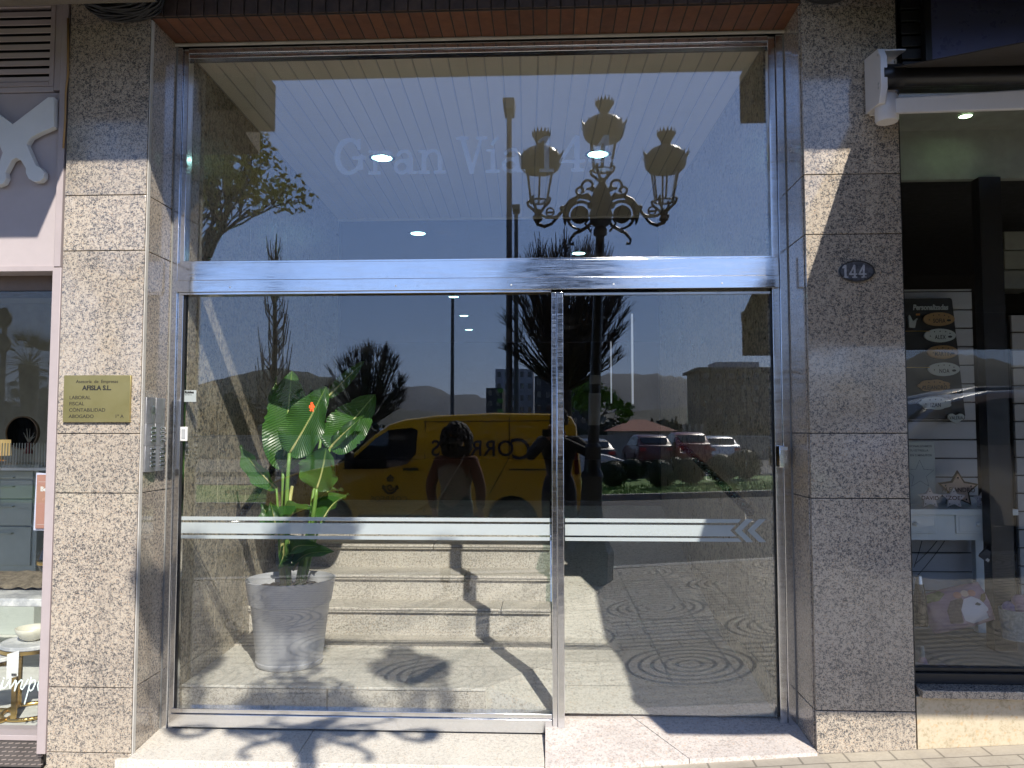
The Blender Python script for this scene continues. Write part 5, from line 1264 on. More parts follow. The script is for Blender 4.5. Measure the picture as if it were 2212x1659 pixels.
def lantern(cx, z0, nm='lantern'):
    "z0: foot of the cage"
    la = MB()
    def add(mb): la.add([tuple(L(cx + x, z0 + z, y)) for x, y, z in mb.v], mb.f)
    add(MB().lathe([(.012, -.16), (.05, -.13), (.03, -.08), (.045, -.04), (.02, -.02)], (0, 0, 0), 10))
    for k in range(4):
        a_ = k * math.pi / 2 + .5; c_, q_ = math.cos(a_), math.sin(a_)
        add(MB().tube([(.02 * c_, .02 * q_, -.06), (.07 * c_, .07 * q_, -.01), (.12 * c_, .12 * q_, .03), (.135 * c_, .135 * q_, .07), (.115 * c_, .115 * q_, .085)], .014, 6))
    o = la.build(nm, M['iron'], LP, smooth='auto')
    cg = MB()
    for k in range(6):
        a_ = k * math.pi / 3 + .5; c_, q_ = math.cos(a_), math.sin(a_)
        m_ = MB().tube([(.095 * c_, .095 * q_, .06), (.15 * c_, .15 * q_, .40)], .0095, 6); cg.add([tuple(L(cx + x, z0 + z, y)) for x, y, z in m_.v], m_.f)
    for r_, h_ in ((.10, .06), (.155, .40)):
        m_ = MB().tube([(r_ * math.cos(a_), r_ * math.sin(a_), h_) for a_ in np.linspace(0, 2 * math.pi, 25)], .010, 6, False); cg.add([tuple(L(cx + x, z0 + z, y)) for x, y, z in m_.v], m_.f)
    cg.build('cage', M['iron'], o, smooth='auto')
    gm_ = MB().lathe([(.093, .065), (.148, .395)], (0, 0, 0), 6); gm_.v = [tuple(L(cx + x, z0 + z, y)) for x, y, z in gm_.v]; gm_.build('glazing', M['lampglass'], o)
    rf_ = MB().lathe([(.10, .37), (.165, .37), (.195, .40), (.212, .44), (.215, .49), (.195, .545), (.15, .59), (.09, .62), (.052, .635), (.045, .65), (.06, .685), (.098, .755), (.0, .74)], (0, 0, 0), 20)
    m2 = MB(); m2.add(rf_.v, rf_.f)
    for k in range(16):
        a_ = 2 * math.pi * k / 16; r_ = .205; tp = (.255 if k % 2 else .24, .62 if k % 4 == 0 else .55)
        m2.add([(r_ * math.cos(a_ - .19), r_ * math.sin(a_ - .19), .47), (r_ * math.cos(a_ + .19), r_ * math.sin(a_ + .19), .46), (tp[0] * math.cos(a_), tp[0] * math.sin(a_), tp[1]), (r_ * .9 * math.cos(a_), r_ * .9 * math.sin(a_), .5)], [(0, 1, 2), (1, 3, 2), (3, 0, 2)])
        r_ = .095; m2.add([(r_ * math.cos(a_ - .19), r_ * math.sin(a_ - .19), .74), (r_ * math.cos(a_ + .19), r_ * math.sin(a_ + .19), .74), (r_ * 1.08 * math.cos(a_), r_ * 1.12 * math.sin(a_), .805)], [(0, 1, 2), (2, 1, 0)])
    m2.v = [tuple(L(cx + x, z0 + z, y)) for x, y, z in m2.v]; m2.build('lantern_roof', M['iron'], o, smooth='auto')
lantern(-.635, 3.76); lantern(.635, 3.745); lantern(0, 4.075)

# plain street lights
M['pole'] = flat('dark_galvanised_pole', (.07, .07, .068), .5, .2)
def street_light(px, py_top, D, r, lab, head=.25, hh=.18, twin=False):
    p = rf(px, py_top, D); z0 = -.17
    t = thing('street_light', lab, 'street lamp', (p.x, p.y, z0))
    MB().tube([(p.x, p.y, z0), (p.x, p.y, z0 + .6), (p.x, p.y, p.z - hh * .6)], [r * 1.25, r, r * .72], 12).build('pole', M['pole'], t, smooth='auto')
    MB().add([(p.x - head / 2 * k, p.y + dy, p.z + dz) for dz, k in ((0, 1), (-hh, .8)) for dy in (-.3, .35) for k in ((-k), k)], [(0, 1, 3, 2), (4, 6, 7, 5), (0, 4, 5, 1), (2, 3, 7, 6), (0, 2, 6, 4), (1, 5, 7, 3)]).build('lamp_head', M['pole'], t, bevel=.03)
street_light(1100, 222, 19, .085, 'tall plain street light with a single boxy head rising behind the van', .30, .28)
street_light(1115, 446, 30, .10, 'shorter looking plain street light close beside the tall one', .32, .22)
street_light(978, 604, 50, .13, 'distant thin street light standing above the yellow van roof', .5, .25)

# ---------------- van ----------------
VX, VY, VZ = -4.46, -8.1, -.22
van = thing('delivery_van', 'yellow postal delivery van parked across the street, seen mirrored in the glass', 'van', (VX, VY, VZ))
def carpaint(name, c, rough=.28):
    m = Mat(name, c, rough, coat=.6); c = tuple(c[:3]); m.color(m.ramp(m.noise(1.5, 4), [(.3, tuple(v * .94 for v in c)), (.7, tuple(v * 1.05 for v in c))])); return m.m
M['maroon0'] = flat('dark_red_lens', (.12, .012, .01), .2); M['yellow'] = carpaint('yellow_van_paint', (.86, .52, .012, 1)); M['tyre'] = flat('tyre_rubber', (.015, .015, .015), .8); M['rim'] = flat('wheel_rim_grey', (.25, .25, .26), .4, .7)
M['bumper'] = flat('dark_plastic_trim', (.025, .025, .026), .6)
def body_loft(out, wid, y0, z0, x0, rails, name, mat, parent, seg_in=.07, bevel=.0):
    "side outline (x along the length, z) extruded over the width with tumblehome: the sides lean in towards the roof"
    mb = MB(); n = len(out); V = []
    zs = [p[1] for p in out]; zmid, ztop = rails
    def inset(z): return 0 if z < zmid else (z - zmid) / (ztop - zmid) * seg_in
    rows = [(0, 1), (.02, .985), (.06, .955)]
    cols = []
    cx_ = sum(p[0] for p in out) / n; cz_ = sum(zs) / n
    for side in (0, 1):
        for off, k in ((rows[2], rows[1], rows[0])[i] for i in range(3)): pass
    seq = [(0.0, .045), (.02, .015), (.06, 0)]
    layers = [(off, sh, 0) for off, sh in seq] + [(off, sh, 1) for off, sh in seq[::-1]]
    for off, sh, side in layers:
        for x, z in out:
            ii = inset(z) + off; yy = -ii if side == 0 else -wid + ii
            dx, dz = cx_ - x, cz_ - z; l_ = math.hypot(dx, dz) or 1
            V.append((x0 + x + dx / l_ * sh, y0 + yy, z0 + z + dz / l_ * sh))
    F_ = [tuple(range(n))] + [((k * n + i), (k * n + (i + 1) % n), ((k + 1) * n + (i + 1) % n), ((k + 1) * n + i)) for k in range(len(layers) - 1) for i in range(n)] + [tuple(range((len(layers) - 1) * n, len(layers) * n))[::-1]]
    o = MB().add(V, F_).build(name, mat, parent, smooth='auto'); return o, inset
def arch(cx, r, z=.30, n=9): return [(cx + r * math.cos(rad(a)), z + r * math.sin(rad(a))) for a in np.linspace(0, 180, n)]
vo_ = [(4.93, .28)] + [(p[0], p[1]) for p in arch(3.93, .42)] + [(1.46, .26)] + arch(1.0, .41) + [(.05, .28), (0, .50), (.03, .78), (.14, .93), (.5, 1.06), (1.12, 1.19), (1.30, 1.28), (1.70, 1.64), (1.95, 1.82), (2.2, 1.90), (2.7, 1.96), (3.6, 2.0), (4.6, 1.985), (4.82, 1.94), (4.90, 1.80), (4.97, 1.0), (4.97, .45)]
vb, ins = body_loft(vo_, 1.95, VY, VZ, VX, (1.05, 2.0), 'body', M['yellow'], van, .10)
def on_side(x, z, lift=.004): return (VX + x, VY - (0 if z < 1.05 else (z - 1.05) / .95 * .10) + lift, VZ + z)
def side_poly(pts, mat, name, parent, th=.004):
    f = [on_side(x, z, th) for x, z in pts]; b = [on_side(x, z, -.03) for x, z in pts]; n = len(pts)
    return MB().add(f + b, [tuple(range(n)), tuple(range(2 * n - 1, n - 1, -1))] + [(i, i + n, (i + 1) % n + n, (i + 1) % n) for i in range(n)]).build(name, mat, parent)
wn_ = side_poly([(1.24, 1.12), (1.75, 1.60), (1.95, 1.73), (2.32, 1.77), (2.41, 1.73), (2.39, 1.36), (2.25, 1.20), (1.9, 1.13)], M['cargl'], 'side_window', van)
MB().add([(VX + 1.16, VY - .09, VZ + 1.19), (VX + 1.80, VY - .17, VZ + 1.72), (VX + 1.80, VY - 1.78, VZ + 1.72), (VX + 1.16, VY - 1.86, VZ + 1.19), (VX + 1.13, VY - .09, VZ + 1.20), (VX + 1.77, VY - .17, VZ + 1.755), (VX + 1.77, VY - 1.78, VZ + 1.755), (VX + 1.13, VY - 1.86, VZ + 1.20)],
    [(0, 1, 2, 3), (7, 6, 5, 4), (0, 4, 5, 1), (1, 5, 6, 2), (2, 6, 7, 3), (3, 7, 4, 0)]).build('windscreen', M['cargl'], van)
ln = MB()
def seam(pts, w=.006):
    ln.tube([on_side(x, z, .001) for x, z in pts], w, 4)
seam([(2.53, 1.88), (2.53, .45)]); seam([(3.85, 1.94), (3.85, 1.30), (3.55, .75)]); seam([(2.5, 1.86), (4.80, 1.88)]); seam([(3.85, 1.12), (4.75, 1.12)], .012); seam([(.35, .95), (.30, .45)])
ln.build('door_seam', M['bumper'], van)
for x in (2.20, 2.66): box((VX + x, VY + .002, VZ + 1.10), (VX + x + .24, VY + .03, VZ + 1.145)).build('door_handle', M['bumper'], van, bevel=.008)
side_poly([(.0, .30), (.0, .55), (.5, .55), (.56, .30)], M['bumper'], 'bumper', van, .012); side_poly([(4.55, .30), (4.55, .50), (4.96, .50), (4.96, .30)], M['bumper'], 'bumper', van, .012)
side_poly([(1.50, .28), (1.50, .42), (3.46, .42), (3.46, .28)], M['bumper'], 'sill_trim', van, .010)
side_poly([(4.87, 1.05), (4.94, 1.05), (4.90, 1.50), (4.85, 1.52)], M['maroon0'], 'tail_light', van, .006); side_poly([(.10, .72), (.16, .90), (.55, 1.04), (.50, .84)], flat('headlamp_glass', (.4, .42, .44), .1), 'headlight', van, .006)
def wheel(x, y, z, r, parent, w_=.2, f=1):
    t = MB().lathe([(r * .62, -w_ / 2), (r * .94, -w_ / 2), (r, -w_ / 2 + .02), (r, w_ / 2 - .02), (r * .94, w_ / 2), (r * .62, w_ / 2)], (x, y, z), 28, 'y', cap=False).build('tyre', M['tyre'], parent, smooth='auto')
    m_ = MB().lathe([(0, f * .02), (r * .15, f * .03), (r * .5, f * .015), (r * .62, f * w_ * .46), (r * .64, f * w_ * .3)], (x, y, z), 28, 'y', cap=False).build('rim', M['rim'], t, smooth='auto')
for x in (1.0, 3.93):
    for y in (VY - .13, VY - 1.82): wheel(VX + x, y, VZ + .33, .33, van, f=1 if y > VY - 1 else -1)
    MB().lathe([(0, 0), (.405, 0)], (VX + x, VY - .30, VZ + .31), 24, 'y').build('wheel_well', M['black'], van)
mi_ = MB(); mi_.box((VX + 1.32, VY + .03, VZ + 1.13), (VX + 1.44, VY + .22, VZ + 1.40)); mi_.build('wing_mirror', M['bumper'], van, bevel=.03)
# lettering and emblem (reads correctly on the van, reversed in the glass)
M['navy'] = flat('navy_lettering', (.012, .016, .05), .5)
def vtext(body, x, z, h, **k):
    p = on_side(x, z, .010); d = Vector(on_side(x, z + .3, .010)) - Vector(p)
    return text('lettering', body, h, p, M['navy'], van, xd=(-1, 0, 0), zd=tuple(d.normalized()), **k)
vtext('C', 4.22, 1.28, .33, bold=.002, shear=.12); vtext('ORREOS', 3.93, 1.33, .245, bold=.003, sp=1.06, sx=.94)
def emblem(cx, cz, s):
    sh = [('s', arc(0, 0, .42, .42, 200, 340, 20), .07), ('s', [(-.40, -.14), (-.56, -.06), (-.5, .12), (-.38, .02)], .05), ('s', [(.40, -.14), (.56, -.06), (.5, .12), (.38, .02)], .05),
          ('s', scroll(0, .02, .26, 200, 560, 30, .7), .05), ('s', arc(0, .60, .17, .14, 200, -20, 14), .035), ('s', arc(0, .60, .06, .16, 200, -20, 10), .03), ('b', -.2, .42, .2, .50), ('s', [(0, .74), (0, .92)], .03), ('s', [(-.07, .85), (.07, .85)], .028), ('s', arc(-.13, .64, .1, .1, 60, 250, 8), .03), ('s', arc(.13, .64, .1, .1, -70, 120, 8), .03)]
    raster(sh, -.7, .7, -.6, 1.0, .02, lambda x, z: on_side(cx - x * s, cz + z * s, .010)).build('emblem', M['navy'], van)
emblem(4.50, 1.52, .24); emblem(2.0, .84, .22); vtext('CORREOS', 2.27, .62, .085, sp=1.08)

# ---------------- parked cars ----------------
def car(lab, col, x, y, z, L_=4.1, H_=1.46, flipx=False, grp='cars parked beyond the median', rot=0):
    t = thing('parked_car', lab, 'car', (0, 0, 0), grp)
    k = L_ / 4.1; h = H_ / 1.46
    o = [(4.05, .25)] + arch(3.25, .34) + [(1.2, .22)] + arch(.82, .34) + [(.05, .25), (0, .42), (.04, .62), (.22, .76), (.70, .90), (1.10, .98), (1.55, 1.24), (1.85, 1.39), (2.3, 1.46), (2.9, 1.45), (3.45, 1.34), (3.80, 1.08), (4.02, .98), (4.10, .75), (4.09, .4)]
    o = [(a * k, b * h) for a, b in o]
    if flipx: o = [(L_ - a, b) for a, b in o][::-1]
    body_loft(o, 1.74, 0.87, 0, -L_ / 2, (.9 * h, 1.46 * h), 'body', col, t, .16)
    def fx_(a): return (-L_ / 2 + (L_ - a * k if flipx else a * k))
    for s_ in (1, -1):
        def sp3(a, b, lift): q = (b * h - .9 * h) / (.56 * h) * .16 if b > .9 else 0; return (fx_(a), s_ * (.87 - q + lift), b * h)
        for poly in ([(1.18, .99), (1.62, 1.24), (1.90, 1.36), (2.28, 1.40), (2.28, .98)], [(2.34, .98), (2.34, 1.40), (2.85, 1.38), (3.30, 1.28), (3.55, 1.06), (3.45, .99)]):
            n = len(poly); MB().add([sp3(a, b, .004) for a, b in poly] + [sp3(a, b, -.03) for a, b in poly], [tuple(range(n)), tuple(range(2 * n - 1, n - 1, -1))] + [(i, i + n, (i + 1) % n + n, (i + 1) % n) for i in range(n)]).build('side_window', M['cargl'], t)
    for (a0, b0, a1, b1, nm) in ((1.12, 1.0, 1.80, 1.385, 'windscreen'), (3.50, 1.335, 3.84, 1.09, 'rear_window')):
        up = .012; p = [(fx_(a0), -.70, b0 * h + up), (fx_(a0), .70, b0 * h + up), (fx_(a1), .60, b1 * h + up), (fx_(a1), -.60, b1 * h + up)]
        MB().add(p + [(q[0], q[1], q[2] - .03) for q in p], [(0, 1, 2, 3), (7, 6, 5, 4), (0, 4, 5, 1), (1, 5, 6, 2), (2, 6, 7, 3), (3, 7, 4, 0)]).build(nm, M['cargl'], t)
    for a in (.82, 3.25):
        for s_ in (1, -1): wheel(fx_(a), s_ * .76, .31, .31, t, .19, s_)
    for s_ in (1, -1):
        box((fx_(.02), s_ * .45, .58 * h), (fx_(.12), s_ * .75, .70 * h)).build('headlight', M['rim'], t, bevel=.02); box((fx_(4.02), s_ * .5, .75 * h), (fx_(4.11), s_ * .8, .90 * h)).build('tail_light', M['red'], t, bevel=.015)
    t.location = (x, y, z); t.rotation_euler.z = rot; return t
M['silver'] = Mat('silver_car_paint', (.55, .56, .58, 1), .22, .6, coat=.6).m; M['wcar'] = carpaint('white_car_paint', (.6, .6, .6, 1)); M['maroon'] = carpaint('dark_red_car_paint', (.12, .018, .014, 1)); M['rcar'] = carpaint('red_car_paint', (.26, .02, .016, 1)); M['bcar'] = carpaint('black_car_paint', (.015, .016, .02, 1))
car('silver hatchback parked at the kerb beyond the shaded pillar, seen mirrored in the shop window', M['silver'], 5.75, -5.75, .10, 4.5, 1.85, True, None)
car('tall dark vehicle on the far lane, seen mirrored at the right border', M['bcar'], 7.2, -8.6, .15, 4.9, 2.0, True, None)
def cpos(px, D): p = rf(px, 1000, D); return p.x, p.y
for px, D, m_, L_, H_, lab, fl_, ro in ((1232, 31, 'wcar', 4.2, 1.45, 'white car whose bonnet shows beside the lamp post', True, 0), (1262, 38, 'bcar', 4.1, 1.45, 'black car parked just behind the white one', False, 1.3), (1397, 41, 'maroon', 3.9, 1.62, 'dark maroon car seen from the rear in the middle of the parked row', False, 1.45),
    (1440, 44, 'rcar', 4.0, 1.5, 'red car partly hidden by the taller red one', False, 1.2), (1478, 41, 'rcar', 4.1, 1.75, 'tall red car seen from the rear', False, 1.5), (1535, 43, 'silver', 4.1, 1.55, 'silver car at the end of the parked row', False, 1.4)):
    x, y = cpos(px, D); car(lab, M[m_], x, y, -.32, L_, H_, fl_, rot=ro)

# ---------------- median, far road, hedge balls ----------------
M['grass'] = asphalt('lawn_green', (.12, .25, .035), 30)
my0, my1 = -14.6, -21.5
grid_sheet([-60, -6, 6, 60], [my1, my0 - .12], lambda x, y: -.10 + .03 * max(-6, min(6, x))).build('median_lawn', M['grass'], kind='stuff')
gb_ = MB()
for i in range(9000):
    x = random.uniform(-6, 14); y = random.uniform(my0 - 3.4, my0 - .15); gq = .03 * max(-6, min(6, x)); h_ = random.uniform(.04, .13); a_ = random.random() * 6.28; w_ = .012
    gb_.add([(x - w_ * math.cos(a_), y - w_ * math.sin(a_), gq - .10), (x + w_ * math.cos(a_), y + w_ * math.sin(a_), gq - .10), (x + random.uniform(-.04, .04), y + random.uniform(-.04, .04), gq - .10 + h_)], [(0, 1, 2)])
gb_.build('grass', M['grass'], kind='stuff', recalc=False)
for y_, h_ in ((my0, -.04), (my1 - .15, -.06)):
    MB().add([(x, y, z) for x, q in ((-60, -.18), (-6, -.18), (6, .18), (60, .18)) for y in (y_ - .15, y_) for z in (-.5, h_ + q)], [f for k in range(3) for f in ((4*k, 4*k+4, 4*k+5, 4*k+1), (4*k+1, 4*k+5, 4*k+7, 4*k+3), (4*k+3, 4*k+7, 4*k+6, 4*k+2), (4*k+2, 4*k+6, 4*k+4, 4*k))]).build('kerb', M['kerb'], kind='structure')
grid_sheet([-60, 60], [-60, my1 - .15], lambda x, y: -.33).build('far_car_park', M['gravel'], kind='structure')
box((-60, -27.6, -.325), (60, -27.45, -.14)).build('kerb', M['kerb'], kind='structure')
def leafmat(name, c): 
    m = Mat(name, c, .6); n = m.noise(8, 4); c = c[:3]; m.color(m.ramp(n, [(.3, tuple(v * .5 for v in c)), (.7, tuple(v * 1.5 for v in c))])); return m.m
M['hedge'] = leafmat('hedge_leaves', (.022, .035, .012)); M['young'] = leafmat('young_leaves', (.34, .36, .05)); M['green2'] = leafmat('fresh_green_leaves', (.13, .22, .03)); M['bark'] = flat('bark', (.055, .045, .035), .9, var=.35, bump=.004); M['darkleaf'] = leafmat('dark_foliage', (.025, .045, .015))
def clump(n, cen, r, size, mb=None, hollow=.55, flatten=1.0):
    mb = mb or MB()
    for _ in range(n):
        while True:
            v = Vector((random.gauss(0, 1), random.gauss(0, 1), random.gauss(0, 1)))
            if v.length > .1: break
        v.normalize(); d = random.uniform(hollow, 1.03); c = Vector(cen) + Vector((v.x * r * d, v.y * r * d, v.z * r * d * flatten)); s_ = size * random.uniform(.6, 1.3)
        a = Vector((random.uniform(-1, 1), random.uniform(-1, 1), random.uniform(-1, 1))).normalized(); b = a.orthogonal().normalized()
        mb.add([c - a * s_, c + b * s_ * .5, c + a * s_, c - b * s_ * .5], [(0, 1, 2, 3)])
    return mb
hb0 = None
for i, (px, py, D, r) in enumerate(((1300 + 25, 1035, 20, .40), (1428, 1028, 19.5, .42), (1460, 1005, 23, .38), (1366, 1000, 23, .38), (1492, 1030, 20.5, .42), (1560, 1012, 21, .45), (1330, 1000, 23, .35), (1610, 1020, 22, .5), (1400, 1005, 24, .3))):
    p = rf(px, py, D + 2)
    t = thing('clipped_bush', ('dark round clipped bush nearest the lamp post', 'dark round clipped bush, second largest on the lawn', 'round bush at the back between two larger ones', 'round bush behind the front left one', 'round bush under the black handrail', 'broad bush in front of the brown block', 'small round bush by the white car', 'broad bush at the right end of the lawn', 'smallest round bush at the back')[i], 'bush', (0, 0, 0), 'clipped bushes on the median lawn')
    cr = clump(1500, (0, 0, r * .9), r, .035, hollow=.75, flatten=.9); cr.ball((0, 0, r * .9), r * .86, 14, 10); cr.build('foliage', M['hedge'], t, recalc=False)
    MB().tube([(0, 0, -.02), (0, 0, r)], .03, 6).build('stem', M['bark'], t); t.location = (p.x, p.y, -.10 + .03 * max(-6, min(6, p.x)))
# ---------------- trees ----------------
def branchy(mb, p, d, L_, r, lvl, maxl, spread, up=.25, kink=.18, twig=None):
    pts = [Vector(p)]; dd = Vector(d).normalized(); n = 4
    for i in range(n):
        dd = (dd + Vector((random.uniform(-1, 1), random.uniform(-1, 1), random.uniform(-1, 1))) * kink + Vector((0, 0, up * .3))).normalized(); pts.append(pts[-1] + dd * L_ / n)
    mb.tube(pts, [r * (1 - .5 * i / n) for i in range(n + 1)], 5 if lvl < 2 else 3, lvl == 0)
    if lvl >= maxl:
        if twig is not None: twig.append(pts[-1])
        return
    k = random.choice((2, 3, 3)) if lvl else 4
    for i in range(k):
        q = pts[random.choice((2, 3, 4, 4))]; s_ = Vector((random.uniform(-1, 1), random.uniform(-1, 1), random.uniform(-.3, .8)))
        branchy(mb, q, dd + s_ * spread, L_ * random.uniform(.6, .85), r * .55, lvl + 1, maxl, spread, up, kink, twig)
def fan_tree(lab, px, py_top, px_l, px_r, py_cb, D, seed, nb, grp=None):
    random.seed(seed)
    pt_, pl_, pr_, pb = rf(px, py_top, D), rf(px_l, py_top, D), rf(px_r, py_top, D), rf(px, py_cb, D)
    x, y = pt_.x, pt_.y; zc = pb.z; R_ = (pr_.x - pl_.x) / 2; H_ = pt_.z - zc
    t = thing('bare_tree', lab, 'tree', (x, y, -.15), grp)
    MB().tube([(x, y, -.2), (x + .02, y, zc * .5), (x, y, zc)], [.16, .13, .14], 10).build('trunk', M['bark'], t, smooth='auto')
    mb = MB()
    for i in range(nb):
        a = random.random() * 6.28; e = math.acos(1 - random.random() * 1.45)   # angle off the vertical
        e = e if i % 3 else e * .55; tip = Vector((R_ * math.sin(e) ** .75 * math.cos(a), R_ * math.sin(e) ** .75 * math.sin(a), H_ * (.45 + .55 * math.cos(e))))
        sc_ = random.uniform(.90, 1.03); base = Vector((x, y, zc - .1)); tip = base + tip * sc_
        mid = base.lerp(tip, .5) + Vector((math.cos(a), math.sin(a), 0)) * R_ * .16 * math.sin(e); pts = bez(base, mid, tip, 7)
        pts = [p + Vector((random.uniform(-1, 1), random.uniform(-1, 1), random.uniform(-1, 1))) * .018 * R_ * (1 if 0 < j < 6 else 0) for j, p in enumerate(pts)]
        mb.tube(pts, [.055, .036, .026, .020, .015, .011, .007], 4, False)
        for j in (2, 3, 4, 5, 5):
            q = pts[j]; dd = (pts[-1] - pts[j - 1]).normalized()
            for _ in range(4):
                v = dd + Vector((random.uniform(-1, 1), random.uniform(-1, 1), random.uniform(-.4, .9))) * .55; l_ = R_ * random.uniform(.18, .40)
                e_ = q + v.normalized() * l_
                if (e_ - base).length > (tip - base).length * 1.08: e_ = base + (e_ - base).normalized() * (tip - base).length * 1.05
                mb.tube([q, q.lerp(e_, .5) + Vector((0, 0, .02)), e_], [.011, .008, .005], 3, False)
    mb.build('crown', M['bark'], t, recalc=False); return t
fan_tree('bare pollarded tree with a fan shaped crown beside the tall plant', 794, 720, 712, 882, 915, 28, 3, 130, 'bare trees on the median')
fan_tree('large bare tree with a dense round crown behind the street lights', 1220, 484, 1088, 1364, 835, 19, 5, 170, 'bare trees on the median')
random.seed(11)
p = rf(596, 505, 21); t = thing('slender_tree', 'slender leafless young tree rising above the tall plant', 'tree', (p.x, p.y, -.1))
MB().tube([(p.x, p.y, -.1), (p.x + .03, p.y, 3), (p.x, p.y, 5.2), (p.x + .02, p.y, p.z)], [.09, .07, .05, .012], 8).build('trunk', M['bark'], t, smooth='auto')
mb = MB()
for i in range(0, 60, 1):
    z = 2.0 + (p.z - 2.6) * (i / 60); a = random.random() * 6.28; l_ = 1.15 * (1 - .5 * i / 60) * random.uniform(.7, 1.1)
    d = Vector((math.cos(a) * .55, math.sin(a) * .55, 1)); s0 = Vector((p.x, p.y, z)); e1 = s0 + Vector((math.cos(a) * l_ * .34, math.sin(a) * l_ * .34, l_ * .42)); e2 = e1 + Vector((math.cos(a) * l_ * .10, math.sin(a) * l_ * .10, l_ * .75))
    mb.tube([s0, e1, e2], [.024, .017, .009], 4, False)
    for _ in range(2):
        q = s0.lerp(e1, random.uniform(.4, 1)); mb.tube([q, q + Vector((random.uniform(-.12, .12), random.uniform(-.12, .12), random.uniform(.15, .4)))], [.012, .007], 3, False)
mb.build('crown', M['bark'], t, recalc=False)
def leafy(name, lab, base, trunk_h, limbs, seed, mat, leaf=.06, nleaf=14, r0=.12, L0=1.2, lv=3, lean=(0, 0, 1), spread=.8):
    random.seed(seed); t = thing(name, lab, 'tree', tuple(base)); tb = MB(); top = Vector(base) + Vector((lean[0], lean[1], 1)) * trunk_h
    MB().tube([base, Vector(base).lerp(top, .5), top], [r0 * 1.2, r0, r0 * .85], 9).build('trunk', M['bark'], t, smooth='auto')
    tips = []
    for i in range(limbs):
        a = 2 * math.pi * i / limbs + random.random(); branchy(tb, top - Vector((0, 0, random.uniform(0, trunk_h * .15))), (math.cos(a), math.sin(a), random.uniform(.2, 1.1)), L0, r0 * .5, 1, lv, spread, .25, .2, tips)
    o = tb.build('branches', M['bark'], t, recalc=False); lf_ = MB()
    for q in tips: clump(nleaf, q, .24, leaf, lf_, .1)
    lf_.build('crown', mat, t, recalc=False)
leafy('leafing_tree', 'young leafed street tree reaching in at the upper left of the glass', rf(285, 1150, 9.2) * Vector((1, 1, 0)) + Vector((0, 0, -.1)) if False else Vector((rf(300, 700, 9.2).x, rf(300, 700, 9.2).y, -.1)), 3.3, 8, 21, M['young'], .05, 46, .13, 1.15, 4, spread=.7)
leafy('leafing_tree', 'small green leafed tree half hidden behind the lamp post', Vector((rf(1278, 900, 24).x, rf(1278, 900, 24).y, -.1)), 1.9, 7, 8, M['green2'], .08, 34, .07, .62, 3, spread=.8)
# palm seen mirrored in the left shop window
def palm(x, y, h, lab):
    t = thing('palm_tree', lab, 'tree', (x, y, -.4)); MB().tube([(x, y, -.4), (x + .1, y, h * .5), (x, y, h)], [.34, .30, .38], 12).build('trunk', M['bark'], t, smooth='auto'); mb = MB()
    for i in range(70):
        a = random.random() * 6.28; e = random.uniform(-.9, 1.3); L_ = random.uniform(1.6, 2.2); pts = [Vector((x, y, h)) + Vector((math.cos(a) * math.cos(e) * L_ * u, math.sin(a) * math.cos(e) * L_ * u, math.sin(e) * L_ * u - .5 * u * u * L_ * .6)) for u in np.linspace(0, 1, 6)]
        mb.tube(pts[:4], [.02, .015, .01, .008], 3, False); c = pts[3]; ax_ = (pts[5] - pts[3]).normalized(); sd_ = ax_.cross(Vector((0, 0, 1))).normalized()
        for k in range(-7, 8): e_ = c + (ax_ * math.cos(k * .2) + sd_ * math.sin(k * .2)) * L_ * .42; w_ = sd_ * .03; mb.add([c - w_, c + w_, e_], [(0, 1, 2)])
    mb.build('crown', M['darkleaf'], t, recalc=False)
YS = .10
def rfs(px, py, D): q = at(px, py, CAM.y + D); return Vector((q.x, 2 * YS - q.y, q.z))
q = rfs(62, 790, 32); palm(q.x, q.y, q.z, 'palm tree seen mirrored in the left shop window')
# traffic signals
M['sigblk'] = flat('signal_black', (.02, .02, .02), .5)
q = rf(675, 878, 17); t = thing('pedestrian_signal', 'pedestrian signal with a lit red standing figure, mirrored over the plant leaf', 'traffic signal', (q.x, q.y, -.15))
MB().tube([(q.x, q.y - .06, -.15), (q.x, q.y - .06, q.z + .1)], .045, 10).build('pole', M['pole'], t, smooth='auto'); box((q.x - .13, q.y - .04, q.z - .42), (q.x + .13, q.y + .05, q.z + .14)).build('housing', M['sigblk'], t, bevel=.015)
raster([('s', [(0, .30), (0, .30)], .13), ('b', -.12, -.25, .12, .18), ('s', [(-.19, .1), (-.19, -.12)], .055), ('s', [(.19, .1), (.19, -.12)], .055), ('s', [(-.08, -.2), (-.12, -.42)], .07), ('s', [(.08, -.2), (.12, -.42)], .07)], -.35, .35, -.5, .5, .03, lambda x, z: (q.x + x * .21, q.y + .055, q.z + z * .21)).build('red_figure', emit('red_signal', (1, .06, .02), 9), t)
q = rfs(2, 715, 16); t = thing('traffic_signal', 'traffic signal head seen mirrored at the border in the left shop window', 'traffic signal', (q.x, q.y, -.15))
MB().tube([(q.x, q.y - .1, -.15), (q.x, q.y - .1, q.z + .5)], .05, 10).build('pole', M['pole'], t, smooth='auto')
for k in (-1, 1): MB().lathe([(0, -.05), (.20, -.05), (.21, .02), (0, .02)], (q.x, q.y, q.z + k * .26), 20, 'y', 1, 1).build('signal_disc', M['sigblk'], t, smooth='auto')
